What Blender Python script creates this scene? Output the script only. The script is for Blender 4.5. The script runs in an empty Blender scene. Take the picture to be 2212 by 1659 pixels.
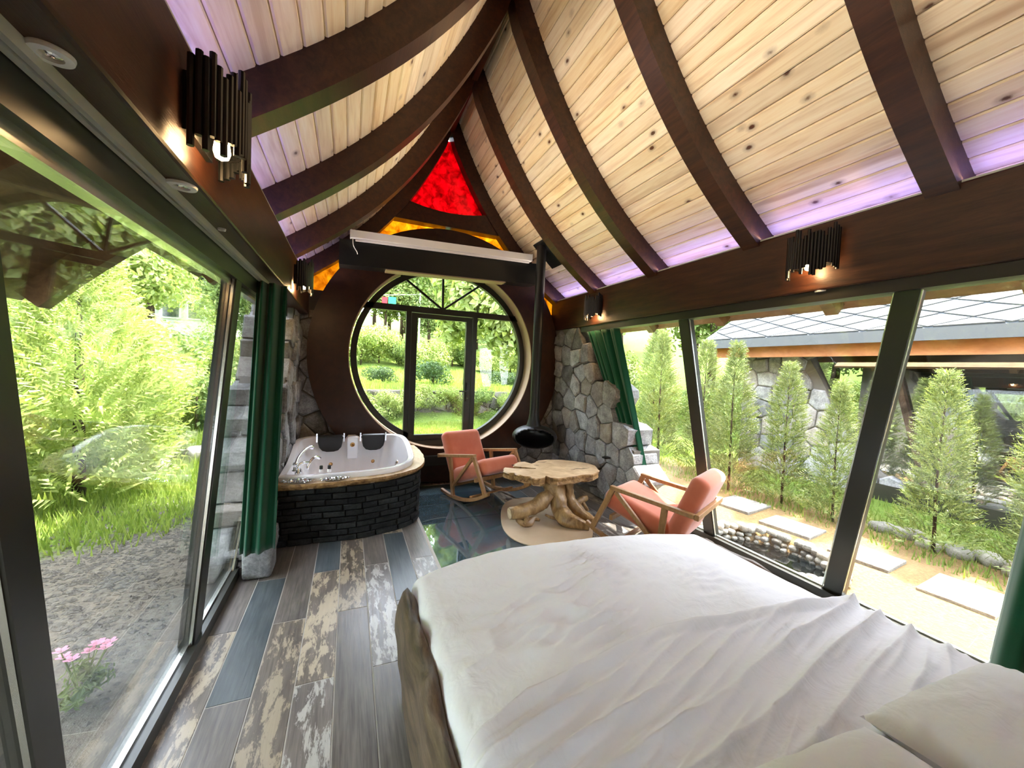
import bpy, math, random
import numpy as np
from mathutils import Vector, Matrix, noise

R = math.radians
scene = bpy.context.scene
COL = scene.collection

# ------------------------------------------------------------------ camera, sky, sun, exposure
cam_d = bpy.data.cameras.new('camera')
cam = bpy.data.objects.new('camera', cam_d); COL.objects.link(cam)
cam_d.sensor_width = 36.0
cam_d.lens = 830.0 / 2212.0 * 36.0
cam_d.clip_start = 0.02; cam_d.clip_end = 400
_ax = Vector((0.91996, -0.38895, 0.04204)); _ay = Vector((0.02431, -0.05153, -0.99836)); _az = Vector((0.39123, 0.91974, -0.03794))
def _cam_axes():
    d = Vector((755 - 1106.0, 783 - 829.5, 830.0)).normalized()
    r = R(1.5); dn = Vector((-math.sin(r), math.cos(r), 0)); dn = dn - d * dn.dot(d)
    Zc = -dn.normalized(); Yc = d; Xc = Yc.cross(Zc)
    right = Vector((Xc.x, Yc.x, Zc.x)); up = -Vector((Xc.y, Yc.y, Zc.y)); back = -Vector((Xc.z, Yc.z, Zc.z))
    return right, up, back
_r, _u, _b = _cam_axes()
cam.matrix_world = Matrix(((_r.x, _u.x, _b.x, 0), (_r.y, _u.y, _b.y, 0), (_r.z, _u.z, _b.z, 1.7), (0, 0, 0, 1)))
scene.camera = cam

SUN_ELEV, SUN_AZ = 60.0, 12.0          # azimuth measured from +X towards +Y
world = bpy.data.worlds.new('world'); scene.world = world; world.use_nodes = True
_wn = world.node_tree; _bg = _wn.nodes['Background']
_sky = _wn.nodes.new('ShaderNodeTexSky'); _sky.sky_type = 'NISHITA'; _sky.sun_disc = False
_sky.sun_elevation = R(SUN_ELEV); _sky.sun_rotation = R(90 - SUN_AZ); _sky.dust_density = 3.0; _sky.air_density = 1.0; _sky.ozone_density = 1.0
_mixw = _wn.nodes.new('ShaderNodeMixRGB'); _mixw.inputs[0].default_value = 0.75; _mixw.inputs[2].default_value = (4.75, 5.0, 5.5, 1)
_wn.links.new(_sky.outputs[0], _mixw.inputs[1]); _wn.links.new(_mixw.outputs[0], _bg.inputs[0])
_bg.inputs[1].default_value = 0.78

sun_d = bpy.data.lights.new('sun', 'SUN'); sun = bpy.data.objects.new('sun', sun_d); COL.objects.link(sun)
sun_d.energy = 6.5; sun_d.angle = R(0.8); sun_d.color = (1.0, 0.93, 0.80)
_sd = Vector((math.cos(R(SUN_ELEV)) * math.cos(R(SUN_AZ)), math.cos(R(SUN_ELEV)) * math.sin(R(SUN_AZ)), math.sin(R(SUN_ELEV))))
sun.rotation_euler = _sd.to_track_quat('Z', 'Y').to_euler(); sun.location = _sd * 30

vs = scene.view_settings
vs.view_transform = 'Standard'; vs.look = 'None'; vs.gamma = 1.0; vs.use_curve_mapping = False
vs.exposure = 2.15
cy = scene.cycles
cy.max_bounces = 7; cy.diffuse_bounces = 4; cy.glossy_bounces = 4; cy.transmission_bounces = 6; cy.transparent_max_bounces = 12
cy.caustics_reflective = False; cy.caustics_refractive = False; cy.use_denoising = True
cy.sample_clamp_indirect = 8.0; cy.use_adaptive_sampling = True; cy.use_light_tree = False; cy.adaptive_threshold = 0.12

# ------------------------------------------------------------------ helpers
rnd = random.Random(7)
WL = {}                                   # world location of roots while building

def link(o): COL.objects.link(o); return o

def tag(o, label=None, cat=None, group=None, kind=None):
    if label: o['label'] = label
    if cat: o['category'] = cat
    if group: o['group'] = group
    if kind: o['kind'] = kind
    return o

def empty(name, loc=(0, 0, 0), label=None, cat=None, group=None, kind=None, parent=None):
    o = bpy.data.objects.new(name, None); link(o); o.empty_display_size = 0.1
    loc = Vector(loc)
    if parent: o.parent = parent; o.location = loc - WL[parent.name]
    else: o.location = loc
    WL[o.name] = loc.copy()
    return tag(o, label, cat, group, kind)

def obj(name, vf, mat, parent=None, smooth=False, center=True, label=None, cat=None, group=None, kind=None, origin=None):
    v, f = vf
    if len(v) == 0: return None
    va = np.array(v, dtype=float)
    if origin is not None: c = np.array(origin, float)
    elif center: c = (va.min(0) + va.max(0)) / 2
    else: c = np.zeros(3)
    me = bpy.data.meshes.new(name); me.from_pydata((va - c).tolist(), [], f); me.update()
    if smooth: me.polygons.foreach_set('use_smooth', [True] * len(me.polygons))
    if isinstance(mat, (list, tuple)):
        for m in mat: me.materials.append(m)
    elif mat: me.materials.append(mat)
    o = bpy.data.objects.new(name, me); link(o)
    if parent: o.parent = parent; o.location = Vector(c) - WL[parent.name]
    else: o.location = Vector(c)
    WL[o.name] = Vector(c)
    return tag(o, label, cat, group, kind)

def copy_tree(o, parent=None):
    c = o.copy(); link(c); c.parent = parent
    for ch in o.children: copy_tree(ch, c)
    return c

def autosmooth(o, ang=35):
    me = o.data
    me.polygons.foreach_set('use_smooth', [True] * len(me.polygons))
    try: me.set_sharp_from_angle(angle=R(ang))
    except Exception: pass
    return o

def bevel(o, w, seg=2, ang=40):
    m = o.modifiers.new('bevel', 'BEVEL'); m.width = w; m.segments = seg; m.limit_method = 'ANGLE'; m.angle_limit = R(ang)
    return o

class MB:
    def __init__(s): s.v = []; s.f = []
    def add(s, vf, M=None):
        v, f = vf; n = len(s.v)
        if M is not None: v = [tuple(M @ Vector(p)) for p in v]
        s.v += [tuple(p) for p in v]; s.f += [tuple(i + n for i in q) for q in f]; return s
    @property
    def vf(s): return s.v, s.f

def box(x0, x1, y0, y1, z0, z1):
    v = [(x0, y0, z0), (x1, y0, z0), (x1, y1, z0), (x0, y1, z0), (x0, y0, z1), (x1, y0, z1), (x1, y1, z1), (x0, y1, z1)]
    return v, [(0, 3, 2, 1), (4, 5, 6, 7), (0, 1, 5, 4), (1, 2, 6, 5), (2, 3, 7, 6), (3, 0, 4, 7)]

def bar(a, b, w, h, up=(0, 0, 1), ext=0.0):
    """a straight bar from a to b; w sideways, h along 'up'"""
    a = Vector(a); b = Vector(b); d = (b - a).normalized(); a = a - d * ext; b = b + d * ext
    s = d.cross(Vector(up)); s = s.normalized() if s.length > 1e-6 else Vector((1, 0, 0)); u = s.cross(d)
    v = []
    for p in (a, b):
        for i, j in ((-1, -1), (1, -1), (1, 1), (-1, 1)): v.append(tuple(p + s * (w / 2 * i) + u * (h / 2 * j)))
    return v, [(3, 2, 1, 0), (4, 5, 6, 7), (0, 1, 5, 4), (1, 2, 6, 5), (2, 3, 7, 6), (3, 0, 4, 7)]

def prism(poly, axis, a, b):
    """poly: 2-D points; extruded along axis from a to b. axis 'y': poly=(x,z); 'z': (x,y); 'x': (y,z)"""
    def P(p, t): return {'y': (p[0], t, p[1]), 'z': (p[0], p[1], t), 'x': (t, p[0], p[1])}[axis]
    n = len(poly); v = [P(p, a) for p in poly] + [P(p, b) for p in poly]
    f = [tuple(range(n))[::-1], tuple(range(n, 2 * n))] + [(i, (i + 1) % n, n + (i + 1) % n, n + i) for i in range(n)]
    return v, f

def strip_prism(A, B, axis, a, b):
    """band between polylines A and B (same length), extruded; safe for concave bands"""
    def P(p, t): return {'y': (p[0], t, p[1]), 'z': (p[0], p[1], t), 'x': (t, p[0], p[1])}[axis]
    n = len(A); v = []
    for t in (a, b):
        v += [P(p, t) for p in A] + [P(p, t) for p in B]
    f = []
    for i in range(n - 1):
        f.append((i, i + 1, n + i + 1, n + i)); f.append((2 * n + i, 3 * n + i, 3 * n + i + 1, 2 * n + i + 1))
        f.append((i, 2 * n + i, 2 * n + i + 1, i + 1)); f.append((n + i, n + i + 1, 3 * n + i + 1, 3 * n + i))
    f.append((0, n, 3 * n, 2 * n)); f.append((n - 1, 3 * n - 1, 4 * n - 1, 2 * n - 1)[::1])
    f[-1] = (n - 1, 3 * n - 1, 4 * n - 1, 2 * n - 1)
    return v, f

def lathe(prof, n=32, c=(0, 0, 0)):
    v = []; f = []
    for r, z in prof:
        for k in range(n):
            t = 2 * math.pi * k / n; v.append((c[0] + r * math.cos(t), c[1] + r * math.sin(t), c[2] + z))
    m = len(prof)
    for i in range(m - 1):
        for k in range(n): f.append((i * n + k, i * n + (k + 1) % n, (i + 1) * n + (k + 1) % n, (i + 1) * n + k))
    f.append(tuple(range(n))[::-1]); f.append(tuple((m - 1) * n + k for k in range(n)))
    return v, f

def tube(path, radii, n=10, wob=0.0, seed=0, cap=True, squash=1.0):
    path = [Vector(p) for p in path]; m = len(path)
    if not isinstance(radii, (list, tuple)): radii = [radii] * m
    v = []; f = []; ref = None
    for i, p in enumerate(path):
        d = (path[min(i + 1, m - 1)] - path[max(i - 1, 0)]).normalized()
        if ref is None: ref = Vector((0, 0, 1)) if abs(d.z) < 0.9 else Vector((1, 0, 0))
        s = d.cross(ref).normalized(); u = s.cross(d); ref = u
        for k in range(n):
            t = 2 * math.pi * k / n; q = s * math.cos(t) + u * math.sin(t) * squash
            rr = radii[i]
            if wob: rr *= 1 + wob * noise.noise(Vector((q.x * 1.6 + seed * 7.1, q.y * 1.6 + i * 0.35, q.z * 1.6)))
            v.append(tuple(p + q * rr))
    for i in range(m - 1):
        for k in range(n): f.append((i * n + k, i * n + (k + 1) % n, (i + 1) * n + (k + 1) % n, (i + 1) * n + k))
    if cap: f.append(tuple(range(n))[::-1]); f.append(tuple((m - 1) * n + k for k in range(n)))
    return v, f

def spline(pts, n):
    """Catmull-Rom through pts (vectors of any length), n samples"""
    P = [np.array(p, float) for p in pts]; P = [2 * P[0] - P[1]] + P + [2 * P[-1] - P[-2]]
    out = []; segs = len(P) - 3
    for i in range(n):
        t = i / (n - 1) * segs; k = min(int(t), segs - 1); t -= k
        a, b, c, d = P[k:k + 4]
        out.append(0.5 * ((2 * b) + (-a + c) * t + (2 * a - 5 * b + 4 * c - d) * t * t + (-a + 3 * b - 3 * c + d) * t ** 3))
    return out

def rbox(sx, sy, sz, r, n=5):
    """rounded box centred on the origin"""
    vs_ = {}; v = []; f = []
    def idx(p):
        k = tuple(round(c, 5) for c in p)
        if k not in vs_:
            q = Vector((max(-1, min(1, p[0])) * sx / 2, max(-1, min(1, p[1])) * sy / 2, max(-1, min(1, p[2])) * sz / 2))
            i = Vector([max(-(s / 2 - r), min(s / 2 - r, c)) for s, c in zip((sx, sy, sz), q)])
            d = q - i; q2 = i + d.normalized() * r if d.length > 1e-9 else q
            vs_[k] = len(v); v.append(tuple(q2))
        return vs_[k]
    def coords(s):
        k = min(0.999, 2 * r / s)
        e = [-1 + k * 0.5 * (1 - math.cos(math.pi / 2 * i / n)) * 1.0 for i in range(n + 1)]
        e = [-1 + k * (math.tan(math.pi / 4 * i / n)) * 1.0 for i in range(n + 1)]
        return e + [-x for x in e[::-1]]
    cs = [coords(sx), coords(sy), coords(sz)]
    for ax in range(3):
        a, b = (ax + 1) % 3, (ax + 2) % 3
        for sgn in (-1, 1):
            A, B = cs[a], cs[b]
            for i in range(len(A) - 1):
                for j in range(len(B) - 1):
                    q = []
                    for ii, jj in ((i, j), (i + 1, j), (i + 1, j + 1), (i, j + 1)):
                        p = [0, 0, 0]; p[ax] = sgn; p[a] = A[ii]; p[b] = B[jj]; q.append(idx(p))
                    f.append(tuple(q) if sgn > 0 else tuple(q[::-1]))
    return v, f

def grid(nu, nv, fn, closed_u=False):
    v = [tuple(fn(i / (nu if closed_u else nu - 1), j / (nv - 1))) for j in range(nv) for i in range(nu)]
    f = []
    for j in range(nv - 1):
        for i in range(nu if closed_u else nu - 1):
            f.append((j * nu + i, j * nu + (i + 1) % nu, (j + 1) * nu + (i + 1) % nu, (j + 1) * nu + i))
    return v, f

def clip_poly(poly, a, b, c):
    """keep a*x+b*y<=c"""
    out = []
    for i in range(len(poly)):
        p, q = poly[i], poly[(i + 1) % len(poly)]
        dp, dq = a * p[0] + b * p[1] - c, a * q[0] + b * q[1] - c
        if dp <= 0: out.append(p)
        if dp * dq < 0:
            t = dp / (dp - dq); out.append((p[0] + (q[0] - p[0]) * t, p[1] + (q[1] - p[1]) * t))
    return out

def voronoi(pts, bbox):
    x0, x1, y0, y1 = bbox; cells = []
    for i, p in enumerate(pts):
        poly = [(x0, y0), (x1, y0), (x1, y1), (x0, y1)]
        near = sorted((q for j, q in enumerate(pts) if j != i), key=lambda q: (q[0] - p[0]) ** 2 + (q[1] - p[1]) ** 2)[:22]
        for q in near:
            a, b = q[0] - p[0], q[1] - p[1]; c = (q[0] ** 2 + q[1] ** 2 - p[0] ** 2 - p[1] ** 2) / 2
            poly = clip_poly(poly, a, b, c)
            if len(poly) < 3: break
        cells.append(poly)
    return cells

def inset(poly, d):
    if len(poly) < 3: return []
    n = len(poly); cx = sum(p[0] for p in poly) / n; cy_ = sum(p[1] for p in poly) / n
    out = poly
    for i in range(n):
        p, q = poly[i], poly[(i + 1) % n]
        a, b = q[1] - p[1], -(q[0] - p[0]); L = math.hypot(a, b)
        if L < 1e-5: continue
        a, b = a / L, b / L; c = a * p[0] + b * p[1]
        if a * cx + b * cy_ > c: a, b, c = -a, -b, -c
        out = clip_poly(out, a, b, c - d)
        if len(out) < 3: return []
    return out

def area(poly): return abs(sum(p[0] * q[1] - q[0] * p[1] for p, q in zip(poly, poly[1:] + poly[:1]))) / 2

def subdivide_poly(poly, step, jit, r):
    out = []
    for p, q in zip(poly, poly[1:] + poly[:1]):
        L = math.hypot(q[0] - p[0], q[1] - p[1]); k = max(1, int(L / step))
        for i in range(k):
            t = i / k; out.append((p[0] + (q[0] - p[0]) * t + r.uniform(-jit, jit), p[1] + (q[1] - p[1]) * t + r.uniform(-jit, jit)))
    return out

def stone_vf(poly, P, depth, back, r, cham=0.018):
    """a rough stone: outline poly in wall coordinates, P(u,v,d) maps to 3-D; d = proud of the wall"""
    if len(poly) < 3: return None
    o = subdivide_poly(poly, 0.11, 0.006, r)
    i = inset(poly, cham)
    n = len(o); cx = sum(p[0] for p in o) / n; cy_ = sum(p[1] for p in o) / n
    v = [P(p[0], p[1], -back) for p in o] + [P(p[0], p[1], depth * 0.55) for p in o]
    mid = [(cx + (p[0] - cx) * 0.87, cy_ + (p[1] - cy_) * 0.87) for p in o]
    v += [P(p[0], p[1], depth + r.uniform(-0.007, 0.007)) for p in mid]
    cen = len(v); v.append(P(cx + r.uniform(-.02, .02), cy_ + r.uniform(-.02, .02), depth + r.uniform(0.0, 0.018)))
    f = [tuple(range(n))[::-1]]
    for k in range(n):
        j = (k + 1) % n
        f += [(k, j, n + j, n + k), (n + k, n + j, 2 * n + j, 2 * n + k), (2 * n + k, 2 * n + j, cen)]
    return v, f

def jitter_pts(u0, u1, v0, v1, su, sv, r, jit=0.33):
    pts = []; row = 0; v = v0
    while v < v1 + sv:
        u = u0 + (0.5 * su if row % 2 else 0)
        while u < u1 + su:
            pts.append((u + r.uniform(-jit, jit) * su, v + r.uniform(-jit, jit) * sv)); u += su
        v += sv; row += 1
    return pts
# ------------------------------------------------------------------ materials
class NT:
    def __init__(s, name):
        s.m = bpy.data.materials.new(name); s.m.use_nodes = True; s.t = s.m.node_tree; s.t.nodes.clear()
        s.out = s.n('ShaderNodeOutputMaterial')
    def n(s, typ, **kw):
        nd = s.t.nodes.new(typ)
        for k, v in kw.items(): setattr(nd, k, v)
        return nd
    def l(s, a, b): s.t.links.new(a, b)
    def set(s, sock, val):
        if hasattr(val, 'is_output') or isinstance(val, bpy.types.NodeSocket): s.l(val, sock)
        else:
            if isinstance(val, tuple) and len(val) == 3 and sock.type == 'RGBA': val = (*val, 1)
            sock.default_value = val
    def coords(s, scale=(1, 1, 1), jitter=True, kind='Object', rot=(0, 0, 0)):
        tc = s.n('ShaderNodeTexCoord'); mp = s.n('ShaderNodeMapping')
        mp.inputs['Scale'].default_value = scale; mp.inputs['Rotation'].default_value = rot
        src = tc.outputs[kind]
        if jitter:
            oi = s.n('ShaderNodeObjectInfo'); mu = s.n('ShaderNodeVectorMath', operation='MULTIPLY_ADD')
            cx = s.n('ShaderNodeCombineXYZ')
            for i in range(3): s.l(oi.outputs['Random'], cx.inputs[i])
            s.l(cx.outputs[0], mu.inputs[0]); mu.inputs[1].default_value = (17.3, 29.1, 41.7); s.l(src, mu.inputs[2]); src = mu.outputs[0]
        s.l(src, mp.inputs['Vector']); return mp.outputs[0]
    def noise(s, vec, scale=5, detail=4, rough=0.55, dist=0.0, out='Fac', cap=3.0):
        nd = s.n('ShaderNodeTexNoise'); nd.inputs['Scale'].default_value = scale; nd.inputs['Detail'].default_value = min(detail, cap)
        nd.inputs['Roughness'].default_value = rough; nd.inputs['Distortion'].default_value = dist
        if vec is not None: s.l(vec, nd.inputs['Vector'])
        return nd.outputs[out]
    def voro(s, vec, scale=5, feature='F1', out='Distance', rand=1.0):
        nd = s.n('ShaderNodeTexVoronoi', feature=feature); nd.inputs['Scale'].default_value = scale
        nd.inputs['Randomness'].default_value = rand
        if vec is not None: s.l(vec, nd.inputs['Vector'])
        return nd.outputs[out]
    def ramp(s, fac, stops, interp='LINEAR'):
        nd = s.n('ShaderNodeValToRGB'); cr = nd.color_ramp; cr.interpolation = interp
        while len(cr.elements) > 1: cr.elements.remove(cr.elements[-1])
        for i, (p, c) in enumerate(stops):
            e = cr.elements[0] if i == 0 else cr.elements.new(p)
            e.position = p; e.color = (c, c, c, 1) if isinstance(c, (int, float)) else (*c, 1)
        s.l(fac, nd.inputs[0]); return nd.outputs[0]
    def mix(s, fac, a, b, mode='MIX'):
        nd = s.n('ShaderNodeMixRGB', blend_type=mode)
        s.set(nd.inputs[0], fac); s.set(nd.inputs[1], a); s.set(nd.inputs[2], b); return nd.outputs[0]
    def math(s, op, a, b=0.0, c=0.0):
        nd = s.n('ShaderNodeMath', operation=op); s.set(nd.inputs[0], a); s.set(nd.inputs[1], b)
        if op in ('MULTIPLY_ADD', 'SMOOTH_MIN'): s.set(nd.inputs[2], c)
        return nd.outputs[0]
    def rand(s): return s.n('ShaderNodeObjectInfo').outputs['Random']
    def bump(s, h, strength=0.3, dist=0.01):
        nd = s.n('ShaderNodeBump'); nd.inputs['Strength'].default_value = strength; nd.inputs['Distance'].default_value = dist
        s.l(h, nd.inputs['Height']); return nd.outputs[0]
    def bsdf(s, color, rough=0.5, metal=0.0, normal=None, spec=0.5, sheen=0.0, coat=0.0):
        b = s.n('ShaderNodeBsdfPrincipled'); s.set(b.inputs['Base Color'], color); s.set(b.inputs['Roughness'], rough)
        b.inputs['Metallic'].default_value = metal; b.inputs['Specular IOR Level'].default_value = spec
        b.inputs['Sheen Weight'].default_value = sheen; b.inputs['Coat Weight'].default_value = coat
        if normal is not None: s.l(normal, b.inputs['Normal'])
        return b.outputs[0]
    def done(s, sh): s.l(sh, s.out.inputs['Surface']); return s.m

def wood(name, dark, light, scale=(6, 1, 6), rough=0.45, bump=0.25, spec=0.4, jit=0.25, fine=1.0):
    t = NT(name); c = t.coords(scale)
    a = t.noise(c, 3.0, 6, 0.62, 0.6); b = t.noise(c, 22.0 * fine, 3, 0.6, 0.2)
    col = t.ramp(a, [(0.3, dark), (0.72, light)])
    col = t.mix(t.ramp(b, [(0.35, 0.0), (0.75, 0.35)]), col, dark)
    hv = t.n('ShaderNodeHueSaturation'); t.l(col, hv.inputs['Color'])
    t.l(t.math('MULTIPLY_ADD', t.rand(), jit * 2, 1 - jit), hv.inputs['Value'])
    return t.done(t.bsdf(hv.outputs[0], rough, 0, t.bump(b, bump, 0.004), spec))

def plain(name, color, rough=0.5, metal=0.0, spec=0.5, bump_scale=None, bump=0.1, sheen=0.0, coat=0.0):
    t = NT(name); n = None
    if bump_scale: n = t.bump(t.noise(t.coords(), bump_scale, 4), bump, 0.003)
    return t.done(t.bsdf(color, rough, metal, n, spec, sheen, coat))

def glass_mat(name, tint=(0.975, 0.985, 0.98), base=0.03, haze=0.0, power=4.6):
    """thin architectural glass: clear, with the mirror share growing towards grazing angles"""
    t = NT(name); lw = t.n('ShaderNodeLayerWeight'); lw.inputs['Blend'].default_value = 0.5
    fr = t.math('MULTIPLY_ADD', t.math('POWER', lw.outputs['Facing'], power), 1 - base, base)
    tr = t.n('ShaderNodeBsdfTransparent'); tr.inputs[0].default_value = (*tint, 1)
    gl = t.n('ShaderNodeBsdfGlossy'); gl.inputs['Roughness'].default_value = 0.0; gl.inputs['Color'].default_value = (1, 1, 1, 1)
    mx = t.n('ShaderNodeMixShader'); t.l(fr, mx.inputs[0]); t.l(tr.outputs[0], mx.inputs[1]); t.l(gl.outputs[0], mx.inputs[2])
    return t.done(mx.outputs[0])

def diffuse_glass(name, tint, diff_col, amount, base=0.06, power=3.4):  # tinted clear glass with a patchy diffuse colour mixed in, mirror on top
    t = NT(name); lw = t.n('ShaderNodeLayerWeight'); lw.inputs['Blend'].default_value = 0.5
    fr = t.math('MULTIPLY_ADD', t.math('POWER', lw.outputs['Facing'], power), 1 - base, base)
    tr = t.n('ShaderNodeBsdfTransparent'); tr.inputs[0].default_value = (*tint, 1)
    df = t.n('ShaderNodeBsdfDiffuse'); df.inputs[0].default_value = (*diff_col, 1)
    sm_ = t.noise(t.coords((2, 5, 1), False), 2.5, 5, 0.6, 0.8)
    m0 = t.n('ShaderNodeMixShader'); t.l(t.ramp(sm_, [(0.3, amount * 0.4), (0.7, amount * 1.5)]), m0.inputs[0]); t.l(tr.outputs[0], m0.inputs[1]); t.l(df.outputs[0], m0.inputs[2])
    gl = t.n('ShaderNodeBsdfGlossy'); gl.inputs['Roughness'].default_value = 0.02; gl.inputs['Color'].default_value = (1, 1, 1, 1)
    mx = t.n('ShaderNodeMixShader'); t.l(fr, mx.inputs[0]); t.l(m0.outputs[0], mx.inputs[1]); t.l(gl.outputs[0], mx.inputs[2])
    return t.done(mx.outputs[0])

def stained(name, c1, c2, scale=6):
    t = NT(name); c = t.coords((1, 1, 1), False)
    col = t.ramp(t.noise(c, scale, 5, 0.6, 0.8), [(0.3, c1), (0.7, c2)])
    tl = t.n('ShaderNodeBsdfTranslucent'); t.l(col, tl.inputs[0])
    gl = t.n('ShaderNodeBsdfGlossy'); gl.inputs['Roughness'].default_value = 0.15; gl.inputs['Color'].default_value = (0.8, 0.8, 0.8, 1)
    tr = t.n('ShaderNodeBsdfTransparent'); t.l(col, tr.inputs[0])
    m1 = t.n('ShaderNodeMixShader'); m1.inputs[0].default_value = 0.3; t.l(tl.outputs[0], m1.inputs[1]); t.l(tr.outputs[0], m1.inputs[2])
    m2 = t.n('ShaderNodeMixShader'); m2.inputs[0].default_value = 0.04; t.l(m1.outputs[0], m2.inputs[1]); t.l(gl.outputs[0], m2.inputs[2])
    return t.done(m2.outputs[0])

def emit(name, color, strength):
    t = NT(name); e = t.n('ShaderNodeEmission'); e.inputs[0].default_value = (*color, 1); e.inputs[1].default_value = strength
    return t.done(e.outputs[0])

def pine_mat():
    t = NT('pine_board'); c = t.coords((1, 1, 1)); cs = t.coords((7, 0.55, 7))
    g = t.noise(cs, 3.2, 6, 0.6, 0.7); fine = t.noise(t.coords((26, 1.2, 26)), 4, 3, 0.6)
    col = t.ramp(g, [(0.30, (0.72, 0.54, 0.34)), (0.48, (0.85, 0.70, 0.48)), (0.66, (0.90, 0.79, 0.58))])
    col = t.mix(t.ramp(fine, [(0.4, 0.0), (0.8, 0.22)]), col, (0.66, 0.46, 0.27))
    # heartwood streaks
    st = t.ramp(t.noise(t.coords((5, 0.5, 5)), 1.7, 3, 0.5), [(0.60, 0.0), (0.72, 0.55)])
    col = t.mix(st, col, (0.42, 0.22, 0.11))
    # knots
    kd = t.voro(t.coords((1.0, 0.62, 1.0)), 6.3)
    kw = t.math('MULTIPLY_ADD', t.noise(c, 60, 2), 0.05, kd)
    k = t.ramp(kw, [(0.09, 1.0), (0.135, 0.35), (0.24, 0.0)])
    col = t.mix(k, col, (0.10, 0.035, 0.015))
    hv = t.n('ShaderNodeHueSaturation'); t.l(col, hv.inputs['Color'])
    t.l(t.math('MULTIPLY_ADD', t.rand(), 0.20, 0.88), hv.inputs['Value'])
    t.l(t.math('MULTIPLY_ADD', t.math('FRACT', t.math('MULTIPLY', t.rand(), 7.3)), 0.35, 0.8), hv.inputs['Saturation'])
    return t.done(t.bsdf(hv.outputs[0], 0.42, 0, t.bump(fine, 0.12, 0.003), 0.35))

def tile_mat(name, grain_a, grain_b, paint=None, amount=0.5, rough=0.33):
    t = NT(name); cs = t.coords((30, 1.6, 1)); g = t.noise(cs, 2.2, 6, 0.65, 0.4); cl = t.noise(t.coords((3, 1.2, 1)), 2.0, 4, 0.6)
    col = t.ramp(g, [(0.3, grain_a), (0.75, grain_b)])
    col = t.mix(t.ramp(cl, [(0.35, 0.0), (0.7, 0.5)]), col, tuple(0.55 * x for x in grain_a))
    if paint:
        p = t.noise(t.coords((9, 2.6, 1)), 1.7, 7, 0.72, 0.3, cap=7)
        mask = t.ramp(p, [(amount - 0.02, 0.0), (amount + 0.03, 0.85)])
        pc = t.mix(t.ramp(t.noise(cs, 5, 4), [(0.3, 0.0), (0.8, 0.5)]), paint, tuple(0.72 * x for x in paint))
        col = t.mix(mask, col, pc)
    hv = t.n('ShaderNodeHueSaturation'); t.l(col, hv.inputs['Color']); t.l(t.math('MULTIPLY_ADD', t.rand(), 0.3, 0.85), hv.inputs['Value'])
    return t.done(t.bsdf(hv.outputs[0], t.ramp(g, [(0.2, rough - 0.06), (0.8, rough + 0.12)]), 0, t.bump(g, 0.18, 0.003), 0.5))

def stone_mat(name, a, b, warm=0.3):
    t = NT(name); c = t.coords(); n1 = t.noise(c, 7, 8, 0.7); n2 = t.noise(c, 60, 5, 0.7); n3 = t.noise(c, 2.0, 2)
    col = t.ramp(n1, [(0.3, a), (0.7, b)])
    col = t.mix(t.ramp(n2, [(0.35, 0.45), (0.6, 0.0)]), col, tuple(0.4 * x for x in a))
    col = t.mix(t.ramp(t.rand(), [(0.70, 0.0), (0.95, warm)]), col, (0.33, 0.24, 0.15))
    hv = t.n('ShaderNodeHueSaturation'); t.l(col, hv.inputs['Color'])
    t.l(t.math('MULTIPLY_ADD', t.math('FRACT', t.math('MULTIPLY', t.rand(), 13.7)), 0.8, 0.6), hv.inputs['Value'])
    h = t.math('ADD', t.math('MULTIPLY', n1, 0.6), t.math('MULTIPLY', n2, 0.5))
    return t.done(t.bsdf(hv.outputs[0], 0.9, 0, t.bump(h, 0.9, 0.02), 0.2))

def fabric(name, a, b, scale=220, rough=0.9, sheen=0.3, blot=4.0, bump=0.35):
    t = NT(name); c = t.coords(); w = t.noise(c, scale, 2); n = t.noise(c, blot, 4)
    col = t.mix(t.ramp(n, [(0.35, 0.0), (0.65, 1.0)]), a, b)
    return t.done(t.bsdf(col, rough, 0, t.bump(w, bump, 0.002), 0.2, sheen))

def leaf_mat(name, a, b, trans=0.45):
    t = NT(name); g = t.n('ShaderNodeNewGeometry')
    col = t.mix(g.outputs['Random Per Island'], a, b)
    hv = t.n('ShaderNodeHueSaturation'); t.l(col, hv.inputs['Color']); t.l(t.math('MULTIPLY_ADD', t.rand(), 0.35, 0.82), hv.inputs['Value'])
    d = t.bsdf(hv.outputs[0], 0.55, 0, None, 0.35)
    tl = t.n('ShaderNodeBsdfTranslucent'); t.l(t.mix(1.0, hv.outputs[0], (1.0, 1.0, 0.55), 'MULTIPLY'), tl.inputs[0])
    mx = t.n('ShaderNodeMixShader'); mx.inputs[0].default_value = trans; t.l(d, mx.inputs[1]); t.l(tl.outputs[0], mx.inputs[2])
    return t.done(mx.outputs[0])

def curtain_mat():
    t = NT('green_velvet'); c = t.coords((1, 1, 1), False)
    col = t.mix(t.ramp(t.noise(c, 300, 2), [(0.3, 0.0), (0.7, 0.5)]), (0.005, 0.095, 0.045), (0.003, 0.05, 0.025))
    d = t.bsdf(col, 0.8, 0, None, 0.2, 0.35)
    tl = t.n('ShaderNodeBsdfTranslucent'); tl.inputs[0].default_value = (0.015, 0.24, 0.11, 1)
    mx = t.n('ShaderNodeMixShader'); mx.inputs[0].default_value = 0.10; t.l(d, mx.inputs[1]); t.l(tl.outputs[0], mx.inputs[2])
    return t.done(mx.outputs[0])

def linen_mat():
    t = NT('white_linen'); c = t.coords((1, 1, 1), False)
    n = t.noise(c, 9, 5, 0.6, 0.6); w = t.noise(c, 420, 2)
    h = t.math('ADD', t.math('MULTIPLY', n, 1.0), t.math('MULTIPLY', w, 0.04))
    return t.done(t.bsdf((0.77, 0.785, 0.825), 0.85, 0, t.bump(h, 0.4, 0.02), 0.2, 0.15))

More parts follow.
